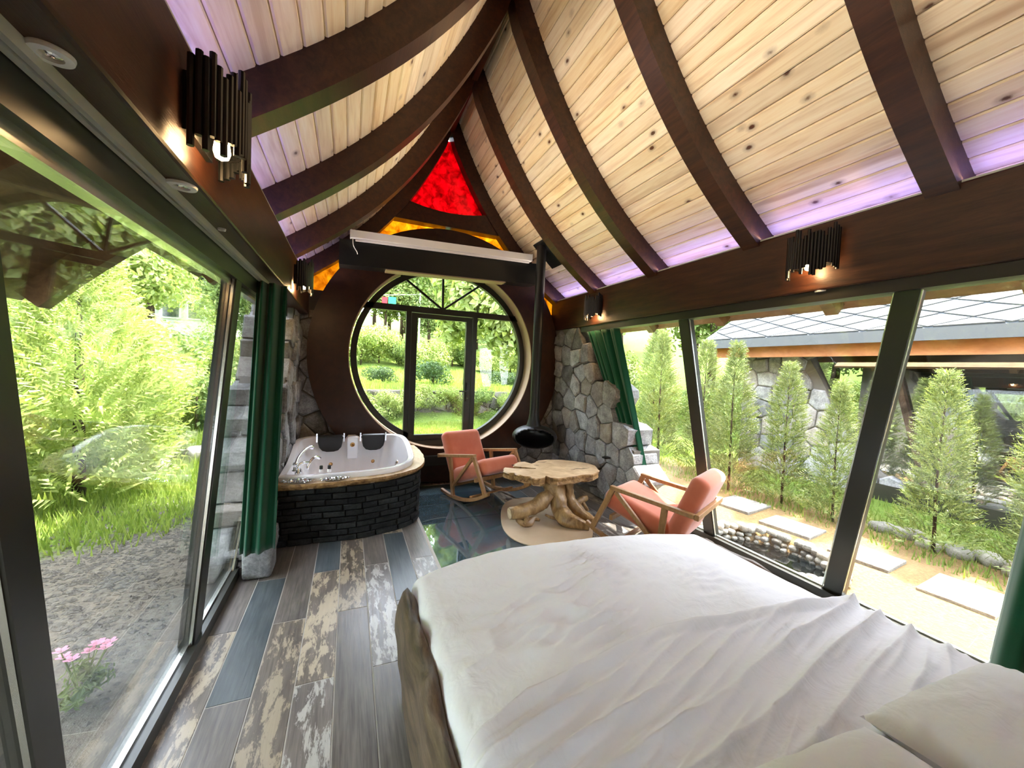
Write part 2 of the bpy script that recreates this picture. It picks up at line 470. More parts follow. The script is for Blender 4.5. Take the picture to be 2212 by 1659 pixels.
def ground_mat():
    t = NT('ground_soil'); g = t.n('ShaderNodeNewGeometry'); sp = t.n('ShaderNodeSeparateXYZ'); t.l(g.outputs['Position'], sp.inputs[0])
    pos = g.outputs['Position']; X, Y = sp.outputs[0], sp.outputs[1]
    n = t.noise(pos, 1.3, 5, 0.6); f = t.noise(pos, 30, 6, 0.7); v = t.voro(pos, 26)
    soil = t.ramp(f, [(0.3, (0.06, 0.047, 0.034)), (0.65, (0.15, 0.125, 0.095))])
    soil = t.mix(t.ramp(v, [(0.1, 0.0), (0.6, 0.6)]), (0.17, 0.155, 0.13), soil)
    sand = t.ramp(f, [(0.3, (0.17, 0.105, 0.045)), (0.7, (0.30, 0.20, 0.085))])
    sand = t.mix(t.ramp(n, [(0.45, 0.0), (0.62, 0.45)]), sand, (0.17, 0.11, 0.06))
    grass = t.ramp(f, [(0.3, (0.07, 0.12, 0.02)), (0.7, (0.17, 0.24, 0.045))])
    jit = t.math('MULTIPLY_ADD', n, 1.6, -0.8)
    mr = t.math('GREATER_THAN', t.math('ADD', X, 0.0), 2.0)
    col = t.mix(mr, soil, sand)
    edge = t.math('ADD', t.math('ADD', Y, t.math('MULTIPLY', X, -0.85)), t.math('MULTIPLY', jit, 0.6))
    far = t.math('MULTIPLY', t.ramp(t.math('MULTIPLY', edge, 0.1), [(0.64, 0.0), (0.70, 1.0)]), t.math('LESS_THAN', X, 0.5))
    col = t.mix(far, col, grass)
    bk = t.ramp(t.math('MULTIPLY', t.math('ADD', Y, jit), 0.1), [(0.62, 0.0), (0.68, 1.0)])
    col = t.mix(bk, col, grass)
    rt = t.ramp(t.math('MULTIPLY', t.math('ADD', X, jit), 0.1), [(0.62, 0.0), (0.70, 1.0)])
    col = t.mix(rt, col, grass)
    return t.done(t.bsdf(col, 0.95, 0, t.bump(f, 0.8, 0.03), 0.1))

MT = dict(
    dark=wood('dark_walnut_timber', (0.022, 0.0065, 0.0032), (0.075, 0.026, 0.0115), (8, 0.8, 8), 0.36, 0.2, 0.45, 0.12),
    ring=wood('ring_board', (0.020, 0.006, 0.0028), (0.048, 0.016, 0.007), (3, 3, 3), 0.42, 0.12, 0.4, 0.05),
    pine=pine_mat(),
    reveal=plain('reveal_board', (0.42, 0.30, 0.19), 0.5, 0, 0.4, 18, 0.15),
    blk=plain('black_metal', (0.012, 0.013, 0.012), 0.38, 0.0, 0.5),
    blkmat=plain('black_lacquer', (0.008, 0.009, 0.009), 0.28, 0.0, 0.5),
    iron=plain('black_iron', (0.010, 0.010, 0.011), 0.42, 0.3, 0.5, 60, 0.06),
    frame=plain('window_frame_anthracite', (0.020, 0.021, 0.016), 0.35, 0.0, 0.5),
    alu=plain('aluminium_rail', (0.62, 0.64, 0.60), 0.25, 0.9),
    glass=glass_mat('window_glass'),
    floorglass=diffuse_glass('floor_glass', (0.55, 0.72, 0.74), (0.20, 0.30, 0.36), 0.22),
    red=stained('red_glass', (0.20, 0.0, 0.003), (0.72, 0.012, 0.045), 10),
    amber=stained('amber_glass', (0.35, 0.12, 0.005), (0.95, 0.52, 0.06), 9),
    chrome=plain('chrome', (0.85, 0.85, 0.86), 0.08, 1.0),
    brass=plain('antique_brass', (0.45, 0.26, 0.10), 0.25, 1.0),
    acrylic=plain('white_acrylic', (0.83, 0.83, 0.86), 0.10, 0.0, 0.5, coat=0.4),
    leather=plain('black_headrest', (0.010, 0.010, 0.010), 0.45, 0, 0.4, 90, 0.1),
    track=plain('pale_track', (0.55, 0.57, 0.50), 0.35),
    white=plain('white_plastic', (0.80, 0.80, 0.80), 0.4),
    bulbglass=emit('bulb_glow', (1.0, 0.62, 0.28), 14.0),
    led=emit('led_violet', (0.34, 0.28, 1.0), 7.0),
    brick=stone_mat('black_brick', (0.008, 0.009, 0.009), (0.030, 0.032, 0.031), 0.0),
    mortar=plain('black_mortar', (0.010, 0.010, 0.010), 0.9, 0, 0.2, 40, 0.5),
    stone=stone_mat('granite_rubble', (0.17, 0.172, 0.178), (0.46, 0.46, 0.46), 0.35),
    smortar=plain('grey_mortar', (0.15, 0.14, 0.125), 0.95, 0, 0.1, 50, 0.6),
    grout=plain('grey_grout', (0.42, 0.40, 0.37), 0.8, 0, 0.3),
    slabwood=wood('live_edge_slab', (0.42, 0.27, 0.13), (0.74, 0.58, 0.38), (5, 1.2, 5), 0.35, 0.12, 0.45, 0.05),
    bark=wood('raw_live_edge', (0.10, 0.045, 0.015), (0.50, 0.30, 0.12), (6, 6, 6), 0.55, 0.6, 0.3, 0.1, 0.5),
    tabletop=wood('burl_top', (0.50, 0.33, 0.17), (0.80, 0.62, 0.40), (2.2, 2.2, 2.2), 0.38, 0.15, 0.4, 0.04, 0.6),
    root=wood('root_wood', (0.15, 0.075, 0.025), (0.52, 0.34, 0.155), (5, 5, 1.3), 0.42, 0.5, 0.4, 0.06, 0.5),
    oak=wood('oak_frame', (0.26, 0.125, 0.045), (0.42, 0.235, 0.10), (9, 9, 3), 0.42, 0.12, 0.4, 0.08),
    orange=fabric('terracotta_velour', (0.47, 0.118, 0.060), (0.55, 0.165, 0.088), 260, 0.85, 0.45),
    mat=fabric('beige_rib_mat', (0.42, 0.32, 0.21), (0.47, 0.36, 0.245), 90, 0.95, 0.1),
    linen=linen_mat(),
    log=wood('weathered_log', (0.040, 0.026, 0.016), (0.19, 0.13, 0.085), (9, 1.0, 9), 0.45, 0.5, 0.4, 0.05, 0.8),
    curtain=curtain_mat(),
    foil=plain('clear_crinkled_plastic', (0.55, 0.56, 0.58), 0.12, 0.85),
    wtile_g=tile_mat('tile_grey_wood', (0.085, 0.075, 0.068), (0.22, 0.195, 0.175)),
    wtile_b=tile_mat('tile_blue_wood', (0.050, 0.066, 0.076), (0.13, 0.15, 0.16)),
    wtile_c=tile_mat('tile_cream_flake', (0.105, 0.088, 0.075), (0.22, 0.185, 0.155), (0.44, 0.37, 0.27), 0.51),
    wtile_w=tile_mat('tile_white_flake', (0.10, 0.09, 0.085), (0.23, 0.20, 0.18), (0.45, 0.44, 0.42), 0.52),
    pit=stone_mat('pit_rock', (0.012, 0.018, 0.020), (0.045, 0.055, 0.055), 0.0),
    ground=ground_mat(),
    leafA=leaf_mat('leaf_bright', (0.21, 0.30, 0.075), (0.42, 0.48, 0.18)),
    leafB=leaf_mat('leaf_mid', (0.11, 0.18, 0.045), (0.27, 0.35, 0.11)),
    leafC=leaf_mat('leaf_dark', (0.03, 0.07, 0.02), (0.08, 0.14, 0.04), 0.3),
    needle=leaf_mat('needle_green', (0.09, 0.135, 0.035), (0.26, 0.30, 0.10), 0.35),
    blade=leaf_mat('grass_blade', (0.16, 0.25, 0.04), (0.34, 0.42, 0.11), 0.4),
    pink=leaf_mat('pink_petal', (0.75, 0.20, 0.38), (0.85, 0.40, 0.55), 0.3),
    trunk=wood('tree_bark', (0.03, 0.02, 0.013), (0.10, 0.07, 0.05), (5, 5, 2), 0.9, 0.8, 0.1, 0.2),
    pebble=stone_mat('pebble', (0.09, 0.082, 0.07), (0.23, 0.21, 0.18), 0.5),
    river=stone_mat('river_stone', (0.26, 0.25, 0.21), (0.46, 0.43, 0.37), 0.4),
    slabstone=stone_mat('paving_stone', (0.24, 0.225, 0.20), (0.36, 0.34, 0.30), 0.1),
    water=glass_mat('pond_water', (0.09, 0.08, 0.05), 0.05, 0.0, 4.0),
    shingle=plain('grey_shingle', (0.105, 0.115, 0.12), 0.7, 0.0, 0.1, 30, 0.1),
    fascia=wood('cedar_fascia', (0.32, 0.13, 0.05), (0.52, 0.25, 0.11), (2, 1, 2), 0.5, 0.1, 0.3, 0.05),
    roofdark=plain('dark_roofing', (0.05, 0.045, 0.04), 0.8),
    soffit=wood('soffit_board', (0.10, 0.055, 0.022), (0.24, 0.14, 0.06), (4, 1, 4), 0.55, 0.2, 0.3, 0.1),
    plaster=plain('house_plaster', (0.62, 0.62, 0.60), 0.8, 0, 0.2),
    pane=plain('far_window_pane', (0.05, 0.06, 0.07), 0.1, 0, 0.6),
    teal=glass_mat('cabin_glass', (0.45, 0.55, 0.53), 0.32, 0.0, 3.0),
    flagr=plain('flag_red', (0.6, 0.02, 0.03), 0.8), flagg=plain('flag_green', (0.02, 0.30, 0.12), 0.8),
)
# ------------------------------------------------------------------ the room shell
XC = 1.24                                  # ridge
YBACK = 5.60
def zroof(u): return 2.78 + 1.233 * u + 0.16 * u * u + 0.747 * u ** 3
def rc(side, u, off=0.0):
    """roof curve: underside of the rafters, side +1 = right; off = outward offset"""
    X0, W = (3.035, -1.795) if side > 0 else (-0.46, 1.70)
    dz = 1.233 + 0.32 * u + 2.241 * u * u; L = math.hypot(W, dz)
    nx, nz = (dz / L, abs(W) / L) if side > 0 else (-dz / L, abs(W) / L)
    x = X0 + W * u + nx * off; z = zroof(u) + nz * off
    return (x, z)
def rc_c(side, u, off):
    x, z = rc(side, u, off)
    return (max(x, XC + 0.002), z) if side > 0 else (min(x, XC - 0.002), z)

# ---- floor
floor_mb = MB()
HX0, HX1, HY0, HY1 = 0.7365, 1.872, 2.45, 5.42
for b in ((-0.86, HX0, -0.75, 5.75), (HX1, 3.6, -0.75, 5.75), (HX0, HX1, -0.75, HY0), (HX0, HX1, HY1, 5.75)):
    floor_mb.add(box(b[0], b[1], b[2], b[3], -0.14, -0.0022))
floor = obj('floor', floor_mb.vf, MT['grout'], label='grouted floor of wood look tiles', kind='structure', center=False)
PW, PL, GAP = 0.191, 1.17, 0.0028
pattern = {-4: 'cgbc', -3: 'bgbg', -2: 'gccg', -1: 'cbcw', 0: 'gcgb', 1: 'wgbc', 2: 'gbwg', 3: 'gwgb'}
mats_f = {'g': MT['wtile_g'], 'b': MT['wtile_b'], 'c': MT['wtile_c'], 'w': MT['wtile_w']}
pr = random.Random(3)
choice = {(-4, 2.79): 'g', (-4, 1.62): 'c', (-3, 3.375): 'g', (-3, 2.205): 'b', (-3, 1.035): 'g', (-2, 2.79): 'g', (-2, 1.62): 'c', (-2, 0.45): 'c',
          (-1, 3.375): 'b', (-1, 2.205): 'c', (-1, 1.035): 'w', (0, 2.79): 'c', (0, 1.62): 'g', (1, 3.375): 'g', (1, 2.205): 'w', (1, 1.035): 'g',
          (2, 2.79): 'b', (2, 1.62): 'g', (3, 3.375): 'g', (3, 2.205): 'w'}
for k in range(-4, 19):
    x0, x1 = -0.0325 + PW * k, -0.0325 + PW * (k + 1)
    if x1 > 3.5: x1 = 3.5
    if x1 - x0 < 0.03: continue
    y = (3.375 if k % 2 else 2.79) - PL * 4
    while y < 5.6:
        ya, yb = max(y, -0.7), min(y + PL, 5.6)
        segs = [(ya, yb)]
        if x0 > HX0 - 0.03 and x1 < HX1 + 0.02:
            segs = [(a, b) for a, b in ((ya, min(yb, HY0)), (max(ya, HY1), yb)) if b - a > 0.03]
        for a, b in segs:
            if b - a < 0.03: continue
            ch = choice.get((k, round(y, 3))) or pr.choice('ggbcwg')
            g = GAP
            v = [(x0 + g, a + g, -0.006), (x1 - g, a + g, -0.006), (x1 - g, b - g, -0.006), (x0 + g, b - g, -0.006),
                 (x0 + g, a + g, -0.0015), (x1 - g, a + g, -0.0015), (x1 - g, b - g, -0.0015), (x0 + g, b - g, -0.0015)]
            e = 0.0018
            v += [(x0 + g + e, a + g + e, 0), (x1 - g - e, a + g + e, 0), (x1 - g - e, b - g - e, 0), (x0 + g + e, b - g - e, 0)]
            f = [(0, 1, 5, 4), (1, 2, 6, 5), (2, 3, 7, 6), (3, 0, 4, 7), (4, 5, 9, 8), (5, 6, 10, 9), (6, 7, 11, 10), (7, 4, 8, 11), (8, 9, 10, 11), (3, 2, 1, 0)]
            obj('plank', (v, f), mats_f[ch], floor)
        y += PL
for a, b in ((HY0 + 0.004, 2.95), (2.958, 4.135), (4.143, HY1 - 0.004)):
    obj('glass_panel', box(HX0 + 0.018, HX1 - 0.018, a, b, -0.022, -0.002), MT['floorglass'], floor, label='walk-on glass floor panel')
fm = MB()
for bb in ((HX0, HX0 + 0.02, HY0, HY1), (HX1 - 0.02, HX1, HY0, HY1)): fm.add(box(*bb, -0.05, -0.001))
obj('glass_trim', fm.vf, MT['grout'], floor)
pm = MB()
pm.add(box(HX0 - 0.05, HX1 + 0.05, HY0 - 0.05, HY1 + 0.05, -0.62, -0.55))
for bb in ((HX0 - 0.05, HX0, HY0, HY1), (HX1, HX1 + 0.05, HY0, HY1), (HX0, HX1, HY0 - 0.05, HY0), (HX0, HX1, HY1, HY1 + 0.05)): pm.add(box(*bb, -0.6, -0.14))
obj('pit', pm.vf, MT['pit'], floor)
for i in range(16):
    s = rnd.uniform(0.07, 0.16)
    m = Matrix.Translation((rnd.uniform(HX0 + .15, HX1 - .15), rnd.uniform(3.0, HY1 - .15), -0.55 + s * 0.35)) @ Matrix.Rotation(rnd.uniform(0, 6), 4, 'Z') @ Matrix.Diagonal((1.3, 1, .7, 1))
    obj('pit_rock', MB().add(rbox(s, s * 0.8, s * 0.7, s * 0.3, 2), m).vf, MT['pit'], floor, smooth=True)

# ---- back wall: rubble stone round the big timber ring
RCX, RCZ, RIN, ROUT = 1.31, 1.83, 1.33, 1.81
def circ(r, a0, a1, n): return [(RCX + r * math.cos(R(a0 + (a1 - a0) * i / (n - 1))), RCZ + r * math.sin(R(a0 + (a1 - a0) * i / (n - 1)))) for i in range(n)]
A, B = [], []
wb = MB()
def rect_r(t):
    c, s = math.cos(t), math.sin(t); best = 9
    for lim, d, o in ((3.4, c, RCX), (-0.95, c, RCX), (2.62, s, RCZ), (-0.12, s, RCZ)):
        if abs(d) > 1e-6:
            k = (lim - o) / d
            if k > 0: best = min(best, k)
    return best
ang = [R(a) for a in range(152, 389, 2)]
A = [(RCX + 1.42 * math.cos(t), RCZ + 1.42 * math.sin(t)) for t in ang]
B = [(RCX + max(1.5, rect_r(t)) * math.cos(t), RCZ + max(1.5, rect_r(t)) * math.sin(t)) for t in ang]
wall_back = obj('wall_back', strip_prism(A, B, 'y', 5.62, 5.82), MT['smortar'], label='dark rubble stone wall behind the timber ring', kind='structure', center=False)
sr = random.Random(11)
def build_stones(parent, pts, bbox, keep, P, back, depth=(0.02, 0.05), gap=0.007, mat='stone', clip=()):
    for p, c in zip(pts, voronoi(pts, bbox)):
        if not keep(p): continue
        for cl in clip: c = clip_poly(c, *cl)
        c = inset(c, gap)
        if len(c) < 3 or area(c) < 0.004: continue
        s = stone_vf(c, P, sr.uniform(*depth), back, sr)
        if s: obj('stone', s, MT[mat], parent)
pts = jitter_pts(-0.9, 3.3, -0.05, 2.4, 0.27, 0.24, sr)
build_stones(wall_back, pts, (-0.62, 3.2, -0.0, 2.36), lambda p: math.hypot(p[0] - RCX, p[1] - RCZ) > 1.66 and p[0] > -0.75 and p[1] < 2.5, lambda u, v, d: (u, 5.62 - d, v), 0.02, (0.015, 0.045))

trim = empty('trim_1', (RCX, 5.55, 0.02), 'huge round dark brown timber ring framing the circular window', kind='structure')
obj('ring', strip_prism(circ(RIN, 0, 360, 97), circ(ROUT, 0, 360, 97), 'y', 5.47, 5.64), MT['ring'], trim)
rv = obj('reveal', strip_prism(circ(RIN - 0.010, 0, 360, 97), circ(RIN + 0.004, 0, 360, 97), 'y', 5.474, 5.86), MT['reveal'], trim)
autosmooth(rv)

win1 = empty('window_1', (RCX, 5.72, 0.5), 'round black framed window with three fan bars', kind='structure')
autosmooth(obj('frame', strip_prism(circ(1.225, 0, 360, 97), circ(1.305, 0, 360, 97), 'y', 5.69, 5.77), MT['blk'], win1))
obj('transom', box(0.03, 2.59, 5.69, 5.77, 2.465, 2.55), MT['blk'], win1)
for p in ((0.50, 3.075), (1.25, 3.10), (2.01, 3.105)):
    obj('fan_bar', bar((1.26, 5.73, 2.54), (p[0], 5.73, p[1]), 0.03, 0.03, (0, 1, 0)), MT['blk'], win1)
for x0, x1 in ((0.735, 0.805), (1.728, 1.795)):
    obj('jamb', box(x0, x1, 5.69, 5.77, 0.58, 2.47), MT['blk'], win1)
obj('threshold', box(0.55, 2.05, 5.66, 5.86, 0.50, 0.60), MT['blk'], win1)
def disc_clip(x0, x1, z0, z1, r=1.24, n=20):
    """part of the round opening inside a rectangle"""
    poly = [(RCX + r * math.cos(2 * math.pi * k / 72), RCZ + r * math.sin(2 * math.pi * k / 72)) for k in range(72)]
    for cl in ((-1, 0, -x0), (1, 0, x1), (0, -1, -z0), (0, 1, z1)): poly = clip_poly(poly, *cl)
    return poly
for x0, x1, z0, z1 in ((0.0, 0.735, 0.5, 2.465), (1.795, 2.7, 0.5, 2.465), (0.0, 2.7, 2.55, 3.2)):
    obj('pane', prism(disc_clip(x0, x1, z0, z1), 'y', 5.728, 5.734), MT['glass'], win1)
door = empty('door_1', (1.27, 5.72, 0.6), 'glazed black metal door in the middle of the round window', kind='structure')
dm = MB()
for bb in ((0.81, 0.893, 0.60, 2.455), (1.627, 1.72, 0.60, 2.455), (0.893, 1.627, 2.39, 2.455), (0.893, 1.627, 0.60, 0.68)):
    dm.add(box(bb[0], bb[1], 5.695, 5.765, bb[2], bb[3]))
obj('leaf_frame', dm.vf, MT['blk'], door)
obj('pane', box(0.893, 1.627, 5.727, 5.733, 0.68, 2.39), MT['glass'], door)
hm = MB(); hm.add(box(1.655, 1.69, 5.675, 5.695, 1.18, 1.46)); hm.add(bar((1.675, 5.66, 1.335), (1.54, 5.655, 1.335), 0.022, 0.02)); hm.add(bar((1.672, 5.70, 1.335), (1.672, 5.655, 1.335), 0.02, 0.02))
hd = obj('handle', hm.vf, MT['blk'], door)
obj('keyhole', lathe([(0.011, 0), (0.011, 0.006)], 12), MT['chrome'], hd)
kh = hd.children[0]; kh.rotation_euler = (R(90), 0, 0); kh.location = Vector((1.672, 5.673, 1.23)) - WL[hd.name]
obj('platform', MB().add(box(0.62, 2.0, 5.40, 5.47, 0.30, 0.42)).add(box(0.62, 2.0, 5.395, 5.405, 0.285, 0.30)).vf, MT['blk'], door, label='black sill below the door')

# ---- gable: red and amber glass between the timbers
us = [0.60 + 0.4 * i / 12 for i in range(13)]
w = empty('window_2', (XC, 5.66, 3.7), 'triangular red glass window high in the gable', kind='structure')
obj('pane', strip_prism([rc_c(-1, u, 0.07) for u in us], [rc_c(1, u, 0.07) for u in us], 'y', 5.645, 5.655), MT['red'], w)
for side, nm, lab in ((-1, 'window_3', 'amber glass panes on the tub side of the gable'), (1, 'window_4', 'amber glass panes on the fireplace side of the gable')):
    w = empty(nm, (XC + side * 1.2, 5.66, 2.5), lab, kind='structure')
    e = -0.62 if side < 0 else 3.2
    top = [(e, 2.34), (e, 2.6)] + [rc(side, 0.66 * i / 9, 0.08) for i in range(10)] + [(XC + side * 0.45, 3.80), (XC + side * 0.2, 3.80), (XC, 3.80)]
    a0, a1 = (163, 92) if side < 0 else (17, 88)
    bot = circ(1.72, a0, a1, len(top))
    k = 9
    for i0, i1 in ((0, k), (k, len(top) - 1)):
        obj('pane', strip_prism(top[i0:i1 + 1], bot[i0:i1 + 1], 'y', 5.648, 5.656), MT['amber'], w)
xs = [0.30 + (2.2 - 0.30) * i / 16 for i in range(17)]
collar = obj('collar_beam', strip_prism([(x, 3.68) for x in xs], [(x, 3.875 + 0.085 * min(1.6, ((x - 1.22) / 0.62) ** 2)) for x in xs], 'y', 5.48, 5.64), MT['dark'],
             label='dark collar beam with sagging top under the red glass', cat='beam')

# ---- curved rafters
RIBY = [5.46, 4.385, 3.272, 2.142, 1.028, -0.09]
order = ['against the gable wall', 'first out from the gable', 'second out from the gable', 'third out from the gable', 'fourth out from the gable', 'farthest from the gable']
for side in (-1, 1):
    for i, y in enumerate(RIBY):
        uu = [-0.10 + 1.22 * k / 24 for k in range(25)]
        o = obj('curved_rafter', strip_prism([rc_c(side, u, 0.0) for u in uu], [rc_c(side, u, 0.195) for u in uu], 'y', y, y + 0.14), MT['dark'],
                label='dark curved rafter on the %s, %s' % ('fireplace side' if side > 0 else 'tub side', order[i]), cat='rafter', group='curved roof rafters')
        autosmooth(o, 30)

# ---- ceiling of pine boards, each its own piece
cm = MB()
us = [-0.16 + 1.34 * k / 28 for k in range(29)]
for side in (-1, 1):
    cm.add(strip_prism([rc_c(side, u, 0.206) for u in us], [rc_c(side, u, 0.24) for u in us], 'y', -0.75, 6.0))
ceiling = obj('ceiling', cm.vf, MT['soffit'], label='curved pine board ceiling between the rafters', kind='structure', center=False)
BW = 0.115
for side in (-1, 1):
    fine = [(-0.14 + 1.25 * k / 400) for k in range(401)]
    P = [rc(side, u, 0.19) for u in fine]; s = [0]
    for a, b in zip(P, P[1:]): s.append(s[-1] + math.hypot(b[0] - a[0], b[1] - a[1]))
    nb = int(s[-1] / BW)
    ue = [float(np.interp(k * s[-1] / nb, s, fine)) for k in range(nb + 1)]
    bays = [(RIBY[j + 1] + 0.14, RIBY[j]) for j in range(5)]
    if side > 0: bays.append((-0.70, RIBY[5]))
    for bi, (y0, y1) in enumerate(bays):
        for k in range(nb):
            ua, ub = ue[k], ue[k + 1]; e = (ub - ua) * 0.06
            sec = [rc_c(side, ua + e * 0.35, 0.188), rc_c(side, ua + e * 1.6, 0.181), rc_c(side, ub - e * 1.6, 0.181), rc_c(side, ub - e * 0.35, 0.188), rc_c(side, ub, 0.205), rc_c(side, ua, 0.205)]
            if side < 0: sec = sec[::-1]
            obj('board', prism(sec, 'y', y0 - 0.01, y1 + 0.01), MT['pine'], ceiling)
ridge = obj('ridge_board', box(XC - 0.03, XC + 0.03, -0.75, 5.6, 4.98, 5.4), MT['dark'], ceiling)

# ---- roof skin with eaves
rm = MB()
for side, u0, y0, y1 in ((1, -0.46, -0.9, 6.15), (-1, -0.66, -0.9, 3.2), (-1, -0.41, 3.2, 4.5), (-1, -0.22, 4.5, 6.15)):
    uu = [u0 + (1.2 - u0) * k / 28 for k in range(29)]
    rm.add(strip_prism([rc_c(side, u, 0.245) for u in uu], [rc_c(side, u, 0.30) for u in uu], 'y', y0, y1))
roof = obj('roof', rm.vf, MT['soffit'], label='roof deck with overhanging timber eaves', kind='structure', center=False)
for side, u0, ys in ((1, -0.46, (5.3, 4.2, 3.1, 2.0, 0.9)), (-1, -0.66, (3.08, 2.1, 1.2, 0.2)), (-1, -0.41, (4.38, 3.8)), (-1, -0.22, (5.3,))):
    for y in ys:
        uu = [u0 + 0.02 + (-0.13 - u0) * k / 8 for k in range(9)]
        obj('rafter_tail', strip_prism([rc(side, u, 0.12) for u in uu], [rc(side, u, 0.245) for u in uu], 'y', y, y + 0.1), MT['soffit'], roof)

# ---- long beams
beam_r = obj('timber_beam', box(3.035, 3.28, -0.72, 5.62, 2.35, 2.82), MT['dark'], label='long dark timber beam above the garden side window', cat='beam', group='wall beams')
beam_l = obj('timber_beam', box(-0.74, -0.50, -0.72, 5.62, 2.295, 2.70), MT['dark'], label='long dark timber beam above the gravel side window', cat='beam', group='wall beams')
for b in (beam_r, beam_l): bevel(b, 0.012, 2)
obj('wall_front', box(-0.95, 3.65, -0.95, -0.75, -0.1, 5.1), MT['fascia'], label='wall at the head of the bed behind the viewer', kind='structure')

# ---- rubble side walls, ragged where the sloping glass starts
def inside(poly, x, y):
    c = False
    for (x0, y0), (x1, y1) in zip(poly, poly[1:] + poly[:1]):
        if (y0 > y) != (y1 > y) and x < (x1 - x0) * (y - y0) / (y1 - y0) + x0: c = not c
    return c
prof_r = [(4.71, 2.36), (4.70, 2.17), (4.50, 1.98), (4.41, 1.75), (4.36, 1.5), (4.10, 1.47), (4.0, 1.25), (3.85, 1.0), (3.73, 0.83), (3.5, 0.78), (3.48, -0.02)]
poly_r = [(5.66, -0.02), (5.66, 2.36)] + prof_r
core = [(5.62, -0.1), (5.62, 2.35)] + [(y + 0.12, z) for y, z in prof_r[:-1]] + [(3.6, -0.1)]
xr = lambda z: 3.19 - 0.15 * z / 2.34
n = len(core)
v = [(xr(z) + 0.02, y, z) for y, z in core] + [(3.56, y, z) for y, z in core]
wall_right = obj('wall_right', (v, [tuple(range(n)), tuple(range(n, 2 * n))[::-1]] + [(i, (i + 1) % n, n + (i + 1) % n, n + i) for i in range(n)]), MT['smortar'],
                 label='grey rubble stone wall beside the hanging fireplace', kind='structure', center=False)
pts = jitter_pts(3.0, 5.9, -0.05, 2.5, 0.27, 0.25, sr, 0.36)
build_stones(wall_right, pts, (2.9, 5.6, 0.0, 2.35), lambda p: inside(poly_r, *p), lambda u, v, d: (xr(v) - d, u, v), 0.36, (0.0, 0.045), 0.008)
prof_l = [(4.90, 2.30), (4.75, 2.05), (4.60, 1.85), (4.52, 1.66), (4.25, 1.42), (4.05, 1.15), (3.90, 0.92), (3.74, 0.63), (3.60, 0.36), (3.45, -0.02)]
poly_l = [(5.66, -0.02), (5.66, 2.32)] + prof_l
core = [(5.62, -0.1), (5.62, 2.3)] + [(y + 0.14, z) for y, z in prof_l[:-1]] + [(3.62, -0.1)]
n = len(core)
v = [(-0.60, y, z) for y, z in core] + [(-0.98, y, z) for y, z in core]
wall_left = obj('wall_left', (v, [tuple(range(n))[::-1], tuple(range(n, 2 * n))] + [(i, n + i, n + (i + 1) % n, (i + 1) % n) for i in range(n)]), MT['smortar'],
                label='grey rubble stone wall beside the corner tub', kind='structure', center=False)
pts = jitter_pts(3.0, 5.9, -0.05, 2.5, 0.25, 0.23, sr, 0.36)
build_stones(wall_left, pts, (3.3, 5.6, 0.0, 2.31), lambda p: inside(poly_l, *p), lambda u, v, d: (-0.60 + d, u, v), 0.42, (0.0, 0.05), 0.007)
o = obj('stone', MB().add(rbox(0.20, 0.24, 0.30, 0.03, 2), Matrix.Translation((-0.62, 3.52, 0.15))).vf, MT['stone'], wall_left, smooth=True, label='pale cut stone at the foot of the wall')

# ---- sloping glass walls
def glass_wall(name, label, sgn, xs, xt, zt, mulls, ends, near):
    """mulls: (y_top,y_bottom,width); ends: (y_top,y_bottom) at the stone wall"""
    root = empty(name, (xs, 2.2, 0.0), label, kind='structure')
    X = lambda z: xs + (xt - xs) * (z - 0.05) / (zt - 0.05)
    nv = Vector((zt - 0.05, 0, -(xt - xs))).normalized() * sgn           # outward
    P = lambda y, z, d=0.0: tuple(Vector((X(z), y, z)) + nv * d)
    def plate(q, d0, d1, nm, mt):
        v = [P(y, z, d0) for y, z in q] + [P(y, z, d1) for y, z in q]
        f = [(3, 2, 1, 0), (4, 5, 6, 7), (0, 1, 5, 4), (1, 2, 6, 5), (2, 3, 7, 6), (3, 0, 4, 7)]
        return obj(nm, (v, f), mt, root)
    L = [(ends[0], ends[1], 0.07)] + list(mulls) + [(near, near, 0.1)]
    for yt, yb, wd in L:
        plate([(yt - wd / 2, zt), (yt + wd / 2, zt), (yb + wd / 2, 0.02), (yb - wd / 2, 0.02)], -0.03, 0.045, 'mullion', MT['frame'])
        for s in (-1, 1):
            plate([(yt + s * wd / 2, zt), (yt + s * (wd / 2 + 0.008), zt), (yb + s * (wd / 2 + 0.008), 0.06), (yb + s * wd / 2, 0.06)], -0.022, -0.008, 'gasket', MT['alu'])
    for (a, b, wa), (c, d, wc) in zip(L, L[1:]):
        q = [(c + wc / 2, zt - 0.03), (a - wa / 2, zt - 0.03), (b - wa / 2, 0.07), (d + wc / 2, 0.07)]
        plate(q, -0.004, 0.004, 'pane', MT['glass'])
    y0, y1 = near - 0.05, max(ends) - 0.0
    yb1 = ends[1] + 0.03
    obj('sill_rail', MB().add(box(xs - 0.06, xs + 0.05, y0, yb1, -0.01, 0.075)).vf, MT['frame'], root)
    obj('sill_trim', MB().add(box(xs - 0.012, xs + 0.012, y0, yb1, 0.075, 0.088)).vf, MT['alu'], root)
    return root, X
wr, XR = glass_wall('window_5', 'sloping glass wall facing the garden path and pond', 1, 3.52, 3.12, 2.32, [(2.94, 2.80, 0.12), (1.23, 1.705, 0.12)], (4.66, 3.50), -0.65)
hm = MB(); hm.add(box(3.06, 3.20, -0.7, 4.75, 2.275, 2.352)); obj('head_rail', hm.vf, MT['frame'], wr)
wl, XL = glass_wall('window_6', 'sloping glass wall facing the gravel bank and bushes', -1, -0.80, -0.66, 2.24, [(2.86, 2.67, 0.12), (0.985, 1.57, 0.10)], (4.75, 3.48), -0.65)
